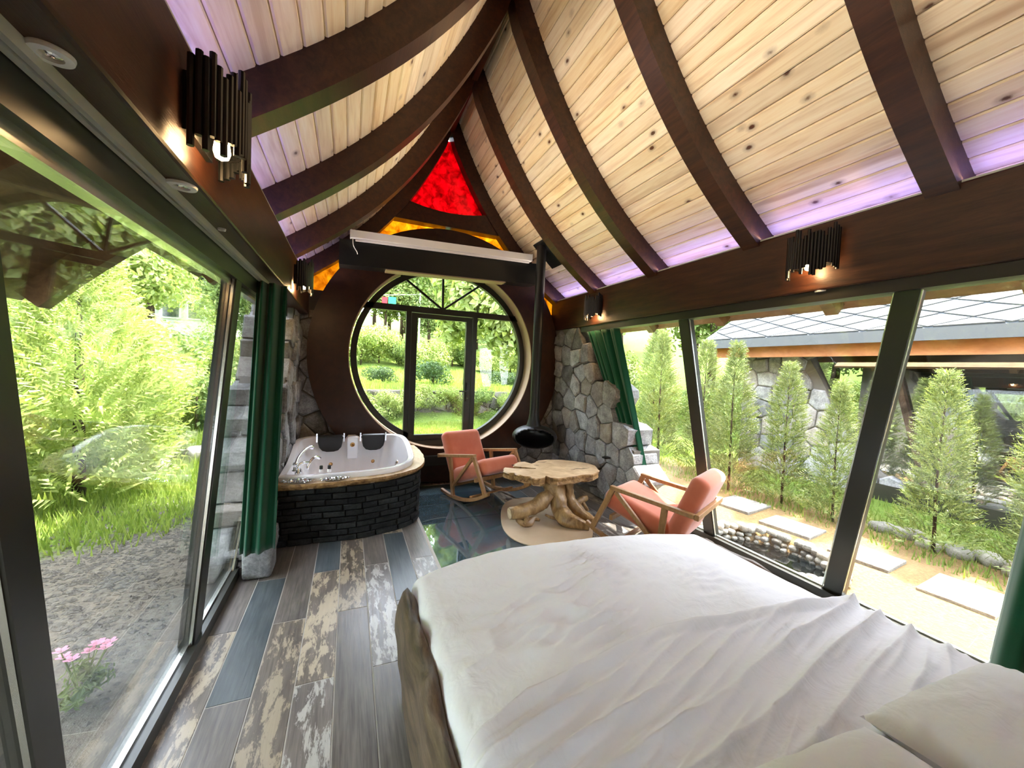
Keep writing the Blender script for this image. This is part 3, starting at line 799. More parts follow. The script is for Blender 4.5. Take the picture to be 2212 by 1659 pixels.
hm = MB(); hm.add(box(-0.735, -0.63, -0.7, 4.8, 2.17, 2.297)); obj('head_rail', hm.vf, MT['frame'], wl)
hm = MB(); hm.add(box(-0.627, -0.612, -0.7, 4.4, 2.265, 2.297)); hm.add(box(-0.603, -0.588, -0.7, 4.4, 2.265, 2.297)); obj('curtain_track', hm.vf, MT['track'], wl)
obj('sub_frame', box(-0.71, -0.66, -0.7, 4.75, 2.13, 2.17), MT['alu'], wl)
# low plinths under the glass
obj('baseboard_left', box(-0.98, -0.86, -0.75, 3.5, -0.5, -0.02), MT['smortar'], label='concrete plinth below the gravel side glass', kind='structure')
obj('baseboard_right', box(3.57, 3.68, -0.75, 3.5, -0.5, -0.02), MT['smortar'], label='concrete plinth below the garden side glass', kind='structure')
# ------------------------------------------------------------------ corner tub on its brick base
base_pts = [(-0.60, 3.925), (-0.30, 3.935), (-0.05, 3.92), (0.14, 3.925), (0.37, 3.985), (0.56, 4.05), (0.70, 4.19), (0.775, 4.45), (0.80, 4.9), (0.79, 5.44)]
bc = [Vector((p[0], p[1], 0)) for p in spline(base_pts, 200)]
bs = [0.0]
for a, b in zip(bc, bc[1:]): bs.append(bs[-1] + (b - a).length)
def bpos(s):
    x = float(np.interp(s, bs, [p.x for p in bc])); y = float(np.interp(s, bs, [p.y for p in bc]))
    e = 0.01; x2 = float(np.interp(min(s + e, bs[-1]), bs, [p.x for p in bc])); y2 = float(np.interp(min(s + e, bs[-1]), bs, [p.y for p in bc]))
    x1 = float(np.interp(max(s - e, 0), bs, [p.x for p in bc])); y1 = float(np.interp(max(s - e, 0), bs, [p.y for p in bc]))
    d = Vector((x2 - x1, y2 - y1, 0)).normalized(); return Vector((x, y, 0)), d
sur = empty('tub_surround', (0.1, 4.6, 0), 'black brick tub base topped by a live edge wooden slab', 'tub surround')
inner = [(p.x, p.y) for p in bc[::6]]
nin = []
for i in range(0, 200, 6):
    p, d = bpos(bs[i]); nrm = Vector((-d.y, d.x, 0)); q = p + nrm * 0.02; nin.append((q.x, q.y))
obj('core', prism(nin + [(0.79, 5.46), (-0.57, 5.46)], 'z', 0.0, 0.22), MT['mortar'], sur)
obj('brick_backing', strip_prism(nin, [(x + (0.0 - x) * 0.07, y + (4.75 - y) * 0.07) for x, y in nin], 'z', 0.22, 0.53), MT['mortar'], sur)
br = random.Random(5); RH = 0.0585
for row in range(9):
    s = -br.uniform(0, 0.2)
    while s < bs[-1] - 0.03:
        L = br.uniform(0.15, 0.27); a, b = max(s, 0) + 0.004, min(s + L, bs[-1]) - 0.004
        if b - a > 0.03:
            ns = 3 if b - a > 0.12 else 2
            z0, z1 = row * RH + 0.004 + br.uniform(0, .003), (row + 1) * RH - 0.004 + br.uniform(-.002, .002); pr_ = br.uniform(0.004, 0.016)
            v = []; f = []
            for k in range(ns):
                p, d = bpos(a + (b - a) * k / (ns - 1)); nn = Vector((d.y, -d.x, 0))
                e = 0.006 if k in (0, ns - 1) else 0; sgn = 1 if k == 0 else -1
                j = br.uniform(-.003, .003)
                for dep, zz in ((-0.02, z0), (pr_ * 0.5, z0), (pr_ + j, z0 + 0.008), (pr_ + j, z1 - 0.008), (pr_ * 0.5, z1), (-0.02, z1)):
                    q = p + nn * dep + (d * sgn * e if dep > pr_ * 0.6 else Vector()); v.append((q.x, q.y, zz))
            for k in range(ns - 1):
                for m in range(6): f.append((k * 6 + m, k * 6 + (m + 1) % 6, (k + 1) * 6 + (m + 1) % 6, (k + 1) * 6 + m))
            f += [tuple(range(6))[::-1], tuple((ns - 1) * 6 + m for m in range(6))]
            obj('brick', (v, f), MT['brick'], sur)
        s += L
slab_pts = [(-0.60, 3.885), (-0.225, 3.864), (0.117, 3.90), (0.40, 3.97), (0.69, 4.18), (0.83, 4.47), (0.888, 4.95), (0.865, 5.44)]
sp_ = [(p[0] + 0.010 * noise.noise(Vector((p[0] * 9, p[1] * 9, 1))), p[1] + 0.010 * noise.noise(Vector((p[0] * 9, p[1] * 9, 5)))) for p in spline(slab_pts, 60)]
sv, sf = [], []
loops = []
for dz, ins, w_ in ((0.528, 0.030, 3), (0.545, 0.008, 7), (0.565, 0.0, 11), (0.585, 0.006, 15)):
    lp_ = []
    for i, p in enumerate(sp_):
        q = Vector((p[0], p[1])); c = Vector((0.0, 4.7)); dd = (c - q).normalized()
        q = q + dd * (ins + 0.007 * noise.noise(Vector((p[0] * 14, p[1] * 14, w_))))
        lp_.append((q.x, q.y, dz))
    lp_ += [(0.80 - 1.38 * i / 14, 5.455, dz) for i in range(15)] + [(-0.58, 5.455 - 1.5 * i / 12, dz) for i in range(1, 12)]
    loops.append(lp_)
nL = len(loops[0]); sv = [p for l in loops for p in l]
for k in range(3):
    for i in range(nL): sf.append((k * nL + i, k * nL + (i + 1) % nL, (k + 1) * nL + (i + 1) % nL, (k + 1) * nL + i))
_tp = [(-0.565, 4.0), (-0.40, 3.965), (-0.23, 3.953), (0.027, 3.985), (0.306, 4.03), (0.52, 4.14), (0.685, 4.40), (0.72, 4.80), (0.69, 5.20), (0.62, 5.40), (0.45, 5.44), (0.1, 5.445), (-0.25, 5.44), (-0.46, 5.40), (-0.555, 5.20), (-0.565, 4.75), (-0.567, 4.3), (-0.567, 4.05), (-0.565, 4.0)]
_to = spline(_tp, 200)
_ta = sorted((math.atan2(p[1] - 4.68, p[0] - 0.06), math.hypot(p[1] - 4.68, p[0] - 0.06)) for p in _to)
def tub_in(x, y, z):
    a_ = math.atan2(y - 4.68, x - 0.06); r_ = 0.965 * float(np.interp(a_, [t[0] for t in _ta], [t[1] for t in _ta])); return (0.06 + r_ * math.cos(a_), 4.68 + r_ * math.sin(a_), z)
inn = [tub_in(*p) for p in loops[3]] + [tub_in(*p) for p in loops[0]]
b0 = len(sv); sv += inn
for i in range(nL):
    j = (i + 1) % nL; sf.append((3 * nL + i, 3 * nL + j, b0 + j, b0 + i)); sf.append((b0 + i, b0 + j, b0 + nL + j, b0 + nL + i)); sf.append((b0 + nL + i, b0 + nL + j, j, i))
so = obj('slab_top', (sv, sf), [MT['slabwood'], MT['bark']], sur, label='live edge wooden slab')
for p in so.data.polygons:
    if abs(p.normal.z) < 0.8: p.material_index = 1

tub = empty('whirlpool_tub', (0.1, 4.7, 0.585), 'white acrylic corner whirlpool tub with two black headrests', 'bathtub')
out_pts = [(-0.565, 4.0), (-0.40, 3.965), (-0.23, 3.953), (0.027, 3.985), (0.306, 4.03), (0.52, 4.14), (0.685, 4.40), (0.72, 4.80), (0.69, 5.20), (0.62, 5.40), (0.45, 5.44), (0.1, 5.445), (-0.25, 5.44), (-0.46, 5.40), (-0.555, 5.20), (-0.565, 4.75), (-0.567, 4.3), (-0.567, 4.05), (-0.565, 4.0)]
NO = 160
op = spline(out_pts, NO + 1)[:NO]
def rimz(x, y):
    t = max(0, min(1, (y - 4.35) / 0.85)); t = t * t * (3 - 2 * t); z = 0.64 + 0.115 * t
    if y > 5.1:
        for hx in (-0.19, 0.31):
            d = abs(x - hx)
            z -= 0.05 * max(0, min(1, (0.19 - d) / 0.03))
    return z
CT = np.array([0.06, 4.68])
rings = []
for k, dz in ((0.0, None), (-0.012, -0.012), (0.0, 0.0), (0.05, 0.002), (0.085, -0.006), (0.13, -0.10), (0.20, -0.26), (0.27, -0.36), (0.36, -0.40), (0.7, -0.41), (0.97, -0.41)):
    rg = []
    for p in op:
        q = p + (CT - p) * k; z = rimz(*p)
        if dz is None: zz = 0.586
        elif dz < -0.3: zz = 0.66 + dz
        else: zz = z + dz * (1.0 if dz > -0.2 else 1.0)
        rg.append((q[0], q[1], zz))
    rings.append(rg)
tv = [p for r_ in rings for p in r_]; tf = []
for k in range(len(rings) - 1):
    for i in range(NO): tf.append((k * NO + i, k * NO + (i + 1) % NO, (k + 1) * NO + (i + 1) % NO, (k + 1) * NO + i))
tf.append(tuple((len(rings) - 1) * NO + i for i in range(NO)))
autosmooth(obj('shell', (tv, tf), MT['acrylic'], tub), 50)
obj('back_panel', MB().add(rbox(0.13, 0.05, 0.30, 0.02, 3), Matrix.Translation((0.06, 5.26, 0.62)) @ Matrix.Rotation(R(14), 4, 'X')).vf, MT['acrylic'], tub, smooth=True)
for hx in (-0.195, 0.31):
    hp = [(-0.14, 0.10), (0.14, 0.10), (0.138, 0.0), (0.125, -0.06), (0.09, -0.105), (0.04, -0.12), (-0.04, -0.12), (-0.09, -0.105), (-0.125, -0.06), (-0.138, 0.0)]
    m = Matrix.Translation((hx, 5.25, 0.695)) @ Matrix.Rotation(R(16), 4, 'X')
    h = obj('headrest', MB().add(prism(hp, 'y', -0.03, 0.02), m).vf, MT['leather'], tub); bevel(h, 0.012, 2)
    for s in (-1, 1):
        cmb = MB(); cmb.add(bar((hx + s * 0.155, 5.30, 0.69), (hx + s * 0.155, 5.30, 0.80), 0.016, 0.016)); cmb.add(bar((hx + s * 0.135, 5.29, 0.765), (hx + s * 0.165, 5.29, 0.765), 0.014, 0.014))
        obj('bracket', cmb.vf, MT['chrome'], h)
def disc(name, loc, r, th, rot, mat, parent, n=20):
    return obj(name, MB().add(lathe([(r * 0.2, -th), (r, -th), (r, th * 0.4), (r * 0.8, th), (r * 0.55, th * 0.6), (0.002, th * 0.6)], n), Matrix.Translation(loc) @ rot).vf, mat, parent, smooth=False)
RX = Matrix.Rotation(R(80), 4, 'X')
disc('jet', (0.06, 5.21, 0.665), 0.028, 0.006, RX, MT['brass'], tub)
disc('jet', (-0.18, 5.085, 0.46), 0.022, 0.005, RX, MT['brass'], tub)
disc('jet', (0.30, 5.09, 0.47), 0.022, 0.005, RX, MT['brass'], tub)
disc('lamp_lens', (0.55, 4.78, 0.50), 0.045, 0.008, Matrix.Rotation(R(-75), 4, 'Y'), MT['chrome'], tub)
for tx, ty in ((-0.225, 4.05), (-0.155, 4.045)):
    kb = obj('knob', lathe([(0.018, 0), (0.018, 0.02), (0.014, 0.028)], 16, (tx, ty, 0.641)), MT['white'], tub); obj('cap', lathe([(0.015, 0), (0.015, 0.03), (0.012, 0.034)], 16, (tx, ty, 0.67)), MT['leather'], kb)
fmb = MB(); fmb.add(lathe([(0.03, 0), (0.03, 0.012), (0.018, 0.02), (0.018, 0.06), (0.024, 0.065), (0.02, 0.085)], 18, (-0.45, 4.12, 0.642)))
fmb.add(lathe([(0.026, 0), (0.026, 0.012), (0.015, 0.02), (0.015, 0.05)], 18, (-0.42, 4.03, 0.642)))
fmb.add(tube([(-0.42, 4.03, 0.69), (-0.42, 4.03, 0.72), (-0.39, 4.06, 0.735), (-0.34, 4.10, 0.725)], [0.014, 0.014, 0.013, 0.012], 10))
obj('mixer_tap', fmb.vf, MT['chrome'], tub, smooth=True)
hmb = MB(); hmb.add(tube(spline([(-0.45, 4.12, 0.70), (-0.44, 4.22, 0.75), (-0.40, 4.38, 0.79), (-0.36, 4.47, 0.80), (-0.34, 4.51, 0.785)], 12), [0.012] * 8 + [0.016, 0.021, 0.024, 0.024], 10))
obj('hand_shower', hmb.vf, MT['chrome'], tub, smooth=True)
obj('spout', MB().add(tube(spline([(-0.35, 4.10, 0.66), (-0.33, 4.14, 0.72), (-0.29, 4.22, 0.75), (-0.25, 4.28, 0.72)], 10), 0.014, 10)).vf, MT['chrome'], tub, smooth=True)
disc('overflow_ring', (-0.44, 4.55, 0.52), 0.045, 0.006, Matrix.Rotation(R(75), 4, 'Y'), MT['chrome'], tub)
def crumple(name, a, b, r, seed, label):
    pr2 = random.Random(seed); a, b = Vector(a), Vector(b); n = 26; path = [a + (b - a) * (i / (n - 1)) for i in range(n)]
    rad = [r * (0.35 + 0.75 * math.sin(math.pi * (i + 0.5) / n)) * pr2.uniform(0.7, 1.2) for i in range(n)]
    v, f = tube(path, rad, 14, 0.0, 0, True, 0.55)
    v = [(x + pr2.uniform(-.005, .005), y + pr2.uniform(-.005, .005), z + pr2.uniform(-.004, .006)) for x, y, z in v]
    zmin = min(p[2] for p in v); v = [(x, y, z - zmin + 0.5855) for x, y, z in v]
    obj(name, (v, f), MT['foil'], label=label, cat='packet', group='wrapped packets on the tub ledge')
crumple('wrapped_packet', (-0.53, 3.915, 0.6), (-0.27, 3.905, 0.6), 0.033, 1, 'crinkled clear wrapped packet on the tub ledge beside the curtain')
crumple('wrapped_packet', (-0.22, 3.905, 0.6), (0.03, 3.93, 0.6), 0.026, 2, 'slimmer crinkled clear packet at the middle of the tub ledge')

# ------------------------------------------------------------------ hanging fireplace
fp = empty('hanging_fireplace', (2.46, 4.9, 0.57), 'black suspended fireplace with oval firebox and long flue pipe', 'fireplace')
obj('flue_pipe', lathe([(0.066, 0), (0.066, 2.36)], 28, (2.445, 4.9, 1.08)), MT['iron'], fp, smooth=False)
autosmooth(fp.children[-1])
neck = obj('neck', lathe([(0.13, -0.10), (0.125, -0.06), (0.10, 0.0), (0.078, 0.08), (0.068, 0.16), (0.068, 0.2)], 28, (2.445, 4.9, 0.93)), MT['iron'], fp); autosmooth(neck)
fv, ff = [], []
od = Vector((-0.42, -0.90, -0.12)).normalized(); nu, nv_ = 56, 30
for j in range(nv_ + 1):
    ph = math.pi * j / nv_
    for i in range(nu):
        th = 2 * math.pi * i / nu; d = Vector((math.sin(ph) * math.cos(th), math.sin(ph) * math.sin(th), math.cos(ph)))
        fv.append((2.465 + d.x * 0.31, 4.9 + d.y * 0.31, 0.755 + d.z * 0.155))
for j in range(nv_):
    for i in range(nu):
        q = (j * nu + i, j * nu + (i + 1) % nu, (j + 1) * nu + (i + 1) % nu, (j + 1) * nu + i)
        c = sum((Vector(fv[k]) for k in q), Vector()) / 4 - Vector((2.465, 4.9, 0.755)); c = Vector((c.x / 0.31, c.y / 0.31, c.z / 0.155)).normalized()
        if c.dot(od) < math.cos(R(58)): ff.append(q)
fb = obj('firebox', (fv, ff), MT['iron'], fp, smooth=True)
sm = fb.modifiers.new('shell', 'SOLIDIFY'); sm.thickness = 0.012; sm.offset = -1
pl = [rc(1, u, 0.160) for u in (0.23, 0.42)]
obj('ceiling_plate', strip_prism(pl, [rc(1, u, 0.182) for u in (0.23, 0.42)], 'y', 4.72, 5.08), MT['blkmat'], fp)

# ------------------------------------------------------------------ projection screen on its black box beam
bb = MB(); v0, f0 = box(-0.15, 2.53, 5.20, 5.42, 2.895, 3.20); v0 = [(x, y, z + 0.030 * (x + 0.15)) for x, y, z in v0]
sb = obj('box_beam', (v0, f0), MT['blkmat'], label='glossy black box beam across the top of the ring', cat='beam')
v0, f0 = box(0.40, 2.05, 5.22, 5.40, 2.882, 2.8955); v0 = [(x, y, z + 0.030 * (x + 0.15)) for x, y, z in v0]
obj('pale_strip', (v0, f0), MT['reveal'], sb)
scr = empty('projection_screen', (1.2, 5.16, 3.2), 'white roll-up projection screen case above the round window', 'projection screen')
pr_s = [(-0.03, -0.045), (0.02, -0.05), (0.035, -0.02), (0.035, 0.02), (0.015, 0.045), (-0.03, 0.045)]
def tilt(vf, k=0.030): return [(x, y, z + k * x) for x, y, z in vf[0]], vf[1]
obj('case', tilt(MB().add(prism([(5.16 + p[0], 3.265 + p[1]) for p in pr_s], 'x', -0.02, 2.41)).vf), MT['white'], scr)
obj('weight_bar', tilt(box(0.03, 2.38, 5.15, 5.175, 3.188, 3.212)), MT['white'], scr)
for x in (-0.025, 2.41): obj('end_cap', tilt(box(x - 0.006, x + 0.008, 5.125, 5.20, 3.215, 3.315)), MT['white'], scr)
obj('cable', tube(spline([(0.0, 5.15, 3.22), (0.01, 5.13, 3.12), (0.05, 5.19, 3.07), (0.06, 5.195, 3.04)], 10), 0.005, 6), MT['white'], scr)

# ------------------------------------------------------------------ rocking chairs
def make_chair():
    r_ = empty('rocking_chair', (0, 0, 0)); W = 0.345
    for s in (-1, 1):
        x = s * W
        obj('armrest', bar((x, -0.41, 0.565), (x, 0.37, 0.565), 0.05, 0.038), MT['oak'], r_)
        obj('leg', bar((x, 0.345, 0.55), (x, 0.515, 0.085), 0.034, 0.052, (0, 1, 0)), MT['oak'], r_)
        obj('leg', bar((x, -0.16, 0.55), (x, -0.165, 0.055), 0.034, 0.055, (0, 1, 0)), MT['oak'], r_)
        obj('brace', bar((x, 0.315, 0.535), (x, -0.14, 0.185), 0.03, 0.042, (0, 1, 0)), MT['oak'], r_)
        rp = []
        for k in range(15):
            y = -0.42 + 1.00 * k / 14; rp.append((y, 0.115 * ((y - 0.06) / 0.54) ** 2))
        obj('rocker', strip_prism([(y, z) for y, z in rp], [(y, z + 0.042) for y, z in rp], 'x', x - 0.019, x + 0.019), MT['oak'], r_)
    obj('stretcher', bar((-W, 0.22, 0.065), (W, 0.22, 0.065), 0.05, 0.022), MT['oak'], r_)
    obj('back_rail', bar((-W - 0.02, -0.43, 0.565), (W + 0.02, -0.43, 0.565), 0.038, 0.05), MT['oak'], r_)
    for y, z in ((0.33, 0.27), (-0.17, 0.19)): obj('seat_rail', bar((-W, y, z), (W, y, z), 0.03, 0.05), MT['oak'], r_)
    m = Matrix.Translation((0, 0.11, 0.355)) @ Matrix.Rotation(R(12), 4, 'X')
    obj('seat_cushion', MB().add(rbox(0.61, 0.72, 0.20, 0.075, 5), m).vf, MT['orange'], r_, smooth=True)
    m = Matrix.Translation((0, -0.315, 0.565)) @ Matrix.Rotation(R(17), 4, 'X')
    obj('back_cushion', MB().add(rbox(0.60, 0.165, 0.64, 0.07, 5), m).vf, MT['orange'], r_, smooth=True)
    for o in r_.children:
        if o.name.split('.')[0] in ('armrest', 'leg', 'brace', 'rocker', 'stretcher', 'back_rail'): bevel(o, 0.005, 2)
    return r_
ch1 = make_chair(); tag(ch1, 'terracotta rocking chair standing between the tub and the root table', 'chair', 'terracotta rocking chairs')
ch2 = copy_tree(ch1); tag(ch2, 'terracotta rocking chair between the foot of the bed and the garden window', 'chair', 'terracotta rocking chairs')
def place(o, x, y, face, pitch=0.0):
    o.location = (x, y, 0); o.rotation_euler = (R(pitch), 0, R(face - 90))
place(ch1, 1.66, 4.773, -69.9, 10.4); ch1.location.z = 0.0105
place(ch2, 2.82, 2.87, 114.5, 5.0); ch2.location.z = 0.002

# ------------------------------------------------------------------ root table and its mat
matv = []
def mat_pt(t):
    c, s = math.cos(t), math.sin(t); e = 2 / 2.7
    x, y = 0.50 * math.copysign(abs(c) ** e, c), 0.72 * math.copysign(abs(s) ** e, s); a = R(-20)
    return 2.10 + x * math.cos(a) - y * math.sin(a), 3.83 + x * math.sin(a) + y * math.cos(a)
mp_ = [mat_pt(2 * math.pi * k / 64) for k in range(64)]
bevel(obj('floor_mat', prism(mp_, 'z', 0.0005, 0.012), MT['mat'], label='beige ribbed oval mat under the root table', cat='rug'), 0.004)
tb = empty('root_table', (2.2, 3.8, 0.012), 'live edge wooden table standing on gnarled roots', 'table')
tout = [(1.639, 4.026), (1.703, 4.125), (1.795, 4.058), (2.03, 3.977), (2.05, 3.995), (1.93, 4.08), (1.83, 4.147), (1.88, 4.25), (1.963, 4.325), (2.051, 4.334), (2.092, 4.22), (2.14, 4.24), (2.254, 4.348), (2.384, 4.364), (2.56, 4.324), (2.711, 4.212), (2.826, 4.066), (2.845, 3.941), (2.762, 3.75), (2.694, 3.666), (2.577, 3.599), (2.442, 3.609), (2.32, 3.58), (2.177, 3.564), (2.088, 3.554), (2.025, 3.60), (2.012, 3.68), (1.965, 3.62), (1.90, 3.60), (1.816, 3.625), (1.825, 3.698), (1.763, 3.737), (1.73, 3.813), (1.71, 3.876), (1.661, 3.888), (1.631, 3.979)]
to = []
for (a, b) in zip(tout, tout[1:] + tout[:1]):
    for k in range(3):
        t = k / 3; p = (a[0] + (b[0] - a[0]) * t, a[1] + (b[1] - a[1]) * t); to.append(p)
n = len(to); tvs = []
for lev, (z, k) in enumerate(((0.462, 0.07), (0.48, 0.0), (0.51, 0.015), (0.54, -0.005), (0.55, 0.012))):
    for p in to:
        q = Vector(p); c = Vector((2.22, 3.92)); j = 0.014 * noise.noise(Vector((p[0] * 18, p[1] * 18, lev * 3.1))) if lev < 4 else 0
        q = q + (c - q) * k + (c - q).normalized() * j; tvs.append((q.x, q.y, z + (0.012 * noise.noise(Vector((p[0] * 9, p[1] * 9, 2))) if lev == 0 else 0)))
tfs = [tuple(range(n))[::-1], tuple(range(4 * n, 5 * n))]
for l in range(4):
    for i in range(n): tfs.append((l * n + i, l * n + (i + 1) % n, (l + 1) * n + (i + 1) % n, (l + 1) * n + i))
top = obj('table_top', (tvs, tfs), [MT['tabletop'], MT['bark']], tb)
for p in top.data.polygons:
    if abs(p.normal.z) < 0.7: p.material_index = 1
crk = MB()
for pts_ in (((2.42, 3.83), (2.52, 3.86), (2.60, 3.84), (2.70, 3.86)), ((2.20, 4.26), (2.27, 4.24), (2.33, 4.26)), ((2.09, 4.14), (2.14, 4.10)), ((1.83, 4.21), (1.87, 4.20))):
    P_ = spline(pts_, 9); wdt = [0.001 + 0.007 * math.sin(math.pi * (i + .5) / 9) for i in range(9)]
    crk.add(strip_prism([(p[0], p[1] - w_) for p, w_ in zip(P_, wdt)], [(p[0], p[1] + w_) for p, w_ in zip(P_, wdt)], 'z', 0.545, 0.5508))
obj('crack', crk.vf, MT['trunk'], top)
def root(name, pts, rad, seed, wob=0.35, n=16, cap=True, m=22):
    P_ = [tuple(p) for p in spline(pts, m)]; rr = [float(x[0]) for x in spline([(r,) for r in rad], m)]
    rr = [r * (1 + 0.10 * noise.noise(Vector((i * 0.5, seed, 0)))) for i, r in enumerate(rr)]
    return obj(name, tube(P_, rr, n, wob, seed, cap), MT['root'], tb, smooth=True)
root('trunk', [(2.17, 3.82, 0.50), (2.19, 3.80, 0.38), (2.21, 3.75, 0.26), (2.22, 3.68, 0.15), (2.24, 3.58, 0.085), (2.34, 3.47, 0.055), (2.42, 3.40, 0.04)], [0.15, 0.115, 0.095, 0.085, 0.085, 0.065, 0.04], 1)
root('stem', [(2.39, 3.82, 0.48), (2.40, 3.82, 0.36), (2.40, 3.80, 0.25), (2.43, 3.74, 0.15), (2.50, 3.62, 0.08), (2.56, 3.50, 0.05)], [0.075, 0.055, 0.058, 0.065, 0.05, 0.04], 2)
lb = root('branch', [(2.16, 3.79, 0.36), (2.07, 3.76, 0.27), (1.93, 3.73, 0.205), (1.78, 3.71, 0.18), (1.61, 3.70, 0.165)], [0.06, 0.075, 0.075, 0.07, 0.068], 3)
obj('cut_end', MB().add(lathe([(0.055, -0.004), (0.060, 0.002), (0.050, 0.006)], 18), Matrix.Translation((1.605, 3.70, 0.165)) @ Matrix.Rotation(R(-94), 4, 'Y')).vf, MT['slabwood'], lb)
root('branch', [(2.44, 3.84, 0.10), (2.55, 3.90, 0.10), (2.65, 3.93, 0.13), (2.75, 3.95, 0.15)], [0.05, 0.05, 0.042, 0.03], 4)
root('branch', [(2.66, 3.93, 0.13), (2.68, 3.88, 0.08), (2.70, 3.84, 0.03)], [0.022, 0.022, 0.02], 5, m=10)
root('branch', [(1.70, 3.72, 0.10), (1.74, 3.70, 0.06), (1.82, 3.68, 0.045), (1.90, 3.72, 0.07), (1.98, 3.72, 0.045)], [0.02, 0.03, 0.045, 0.03, 0.015], 6, 0.5, m=14)
root('branch', [(1.79, 3.71, 0.15), (1.80, 3.69, 0.09), (1.76, 3.66, 0.04)], [0.03, 0.03, 0.02], 8, 0.5, m=10)
root('branch', [(2.20, 3.66, 0.06), (2.12, 3.70, 0.065), (2.06, 3.74, 0.09)], [0.02, 0.016, 0.01], 7, 0.4, m=10)

# ------------------------------------------------------------------ bed
bed = empty('bed', (1.38, 1.05, 0), 'double bed with a thick weathered log side rail', 'bed')
def log_rail(x, seed, name='side_rail'):
    n = 44; P_ = [(x + 0.012 * math.sin(i * 0.35 + seed), 2.15 - 2.25 * i / (n - 1), 0.29 + 0.012 * math.sin(i * 0.22)) for i in range(n)]
    rad = [0.215 * min(1, 0.55 + 0.45 * math.sqrt(min(1, i / 3.0))) * (1 + 0.05 * noise.noise(Vector((i * 0.3, seed, 2)))) for i in range(n)]
    v, f = tube(P_, rad, 22, 0.25, seed, True, 1.0)
    v = [(x + (px - x) * 0.30, py, pz) for px, py, pz in v]
    return obj(name, (v, f), MT['log'], bed, smooth=True)
log_rail(0.315, 1); log_rail(2.43, 2)
obj('foot_rail', MB().add(rbox(2.02, 0.09, 0.30, 0.04, 4), Matrix.Translation((1.375, 2.10, 0.25))).vf, MT['log'], bed, smooth=True)
for x in (0.40, 2.34):
    for y in (0.10, 2.0): obj('leg', lathe([(0.05, 0), (0.055, 0.1), (0.05, 0.2)], 14, (x, y, 0)), MT['log'], bed)
obj('bed_base', box(0.40, 2.35, -0.05, 2.07, 0.18, 0.24), MT['log'], bed)
obj('mattress', MB().add(rbox(1.98, 2.08, 0.27, 0.06, 4), Matrix.Translation((1.375, 1.02, 0.375))).vf, MT['linen'], smooth=True, label='white mattress on the log bed under the sheet', cat='mattress')
X0, X1, Y1 = 0.415, 2.345, 2.075
EA, EY = [0.0, 0.34, 0.43, 0.67, 1.0, 1.57, 2.07, 2.35, 2.6], [1.90, 1.965, 2.075, 2.165, 2.215, 2.175, 2.095, 2.005, 1.95]
def drape(a, b, top, r, hang):
    ca = max(X0, min(X1, a)); cb = min(b, float(np.interp(ca, EA, EY))); da, db = a - ca, b - cb; d = math.hypot(da, db)
    if d < 1e-6: return Vector((a, b, top)), 0.0
    n_ = Vector((da / d, db / d)); th = d / r
    if th < math.pi / 2: g, h = r * math.sin(th), r * (1 - math.cos(th))
    else: e = d - r * math.pi / 2; g, h = r + 0.05 * e, r + e
    return Vector((ca + n_.x * g, cb + n_.y * g, top - h)), d
def crown(a, b): return 0.028 * max(0, 1 - ((a - 1.35) / 0.97) ** 2) * max(0, min(1, (2.3 - b) / 0.5))
def crease(q, sp, sharp=2.0): return (1 - abs(math.sin(math.pi * q / sp))) ** sharp
def nz(x, y, z=0.0): return noise.noise(Vector((x, y, z)))
def ridged(x, y, z=0.0): return 1 - 2 * abs(noise.noise(Vector((x, y, z))))
def sheet_fn(u, v):
    a = X0 - 0.30 + (X1 - X0 + 0.60) * u; b = -0.05 + (float(np.interp(a, EA, EY)) + 0.25 + 0.05) * v
    p, d = drape(a, b, 0.545 + crown(a, b), 0.075, 0.2)
    w = 0.012 * nz(a * 2.3, b * 2.0) + 0.008 * nz(a * 5, b * 9, 3) + 0.005 * ridged(a * 4 + b * 2, b * 6 - a * 2, 8)
    for cx_, cy_, s, am in ((1.35, 1.86, 0.20, 0.040), (1.05, 1.40, 0.22, 0.044), (1.9, 1.55, 0.16, 0.026), (0.65, 1.5, 0.2, 0.022)):
        e = math.exp(-((a - cx_) ** 2 + (b - cy_) ** 2) / (2 * s * s)); w += am * e * (0.6 * ridged(a * 5 + b * 4, b * 13 - a * 3, cx_) + 0.6 * crease(b - 0.35 * a + 0.06 * nz(a * 3, b * 3, cx_), 0.055) * (0.5 + nz(a * 4, b * 4, cx_)))
    if d > 0: w *= 0.4; side = 0.010 * nz(a * 1.0 + b * 11, 7.0 if a < X0 or a > X1 else a * 11, 2) * min(1, d / 0.1); p.x += side if b < Y1 else 0; p.y += side if b >= Y1 else 0
    p.z += w
    return p
duvet = obj('duvet', grid(180, 190, sheet_fn), MT['linen'], smooth=True, label='plain white duvet spread over the bed', cat='duvet', center=False)
fx = [0.05, 0.32, 0.57, 1.2, 1.76, 2.24, 2.7]; fy = [0.98, 1.04, 1.13, 1.22, 1.17, 1.12, 1.08]
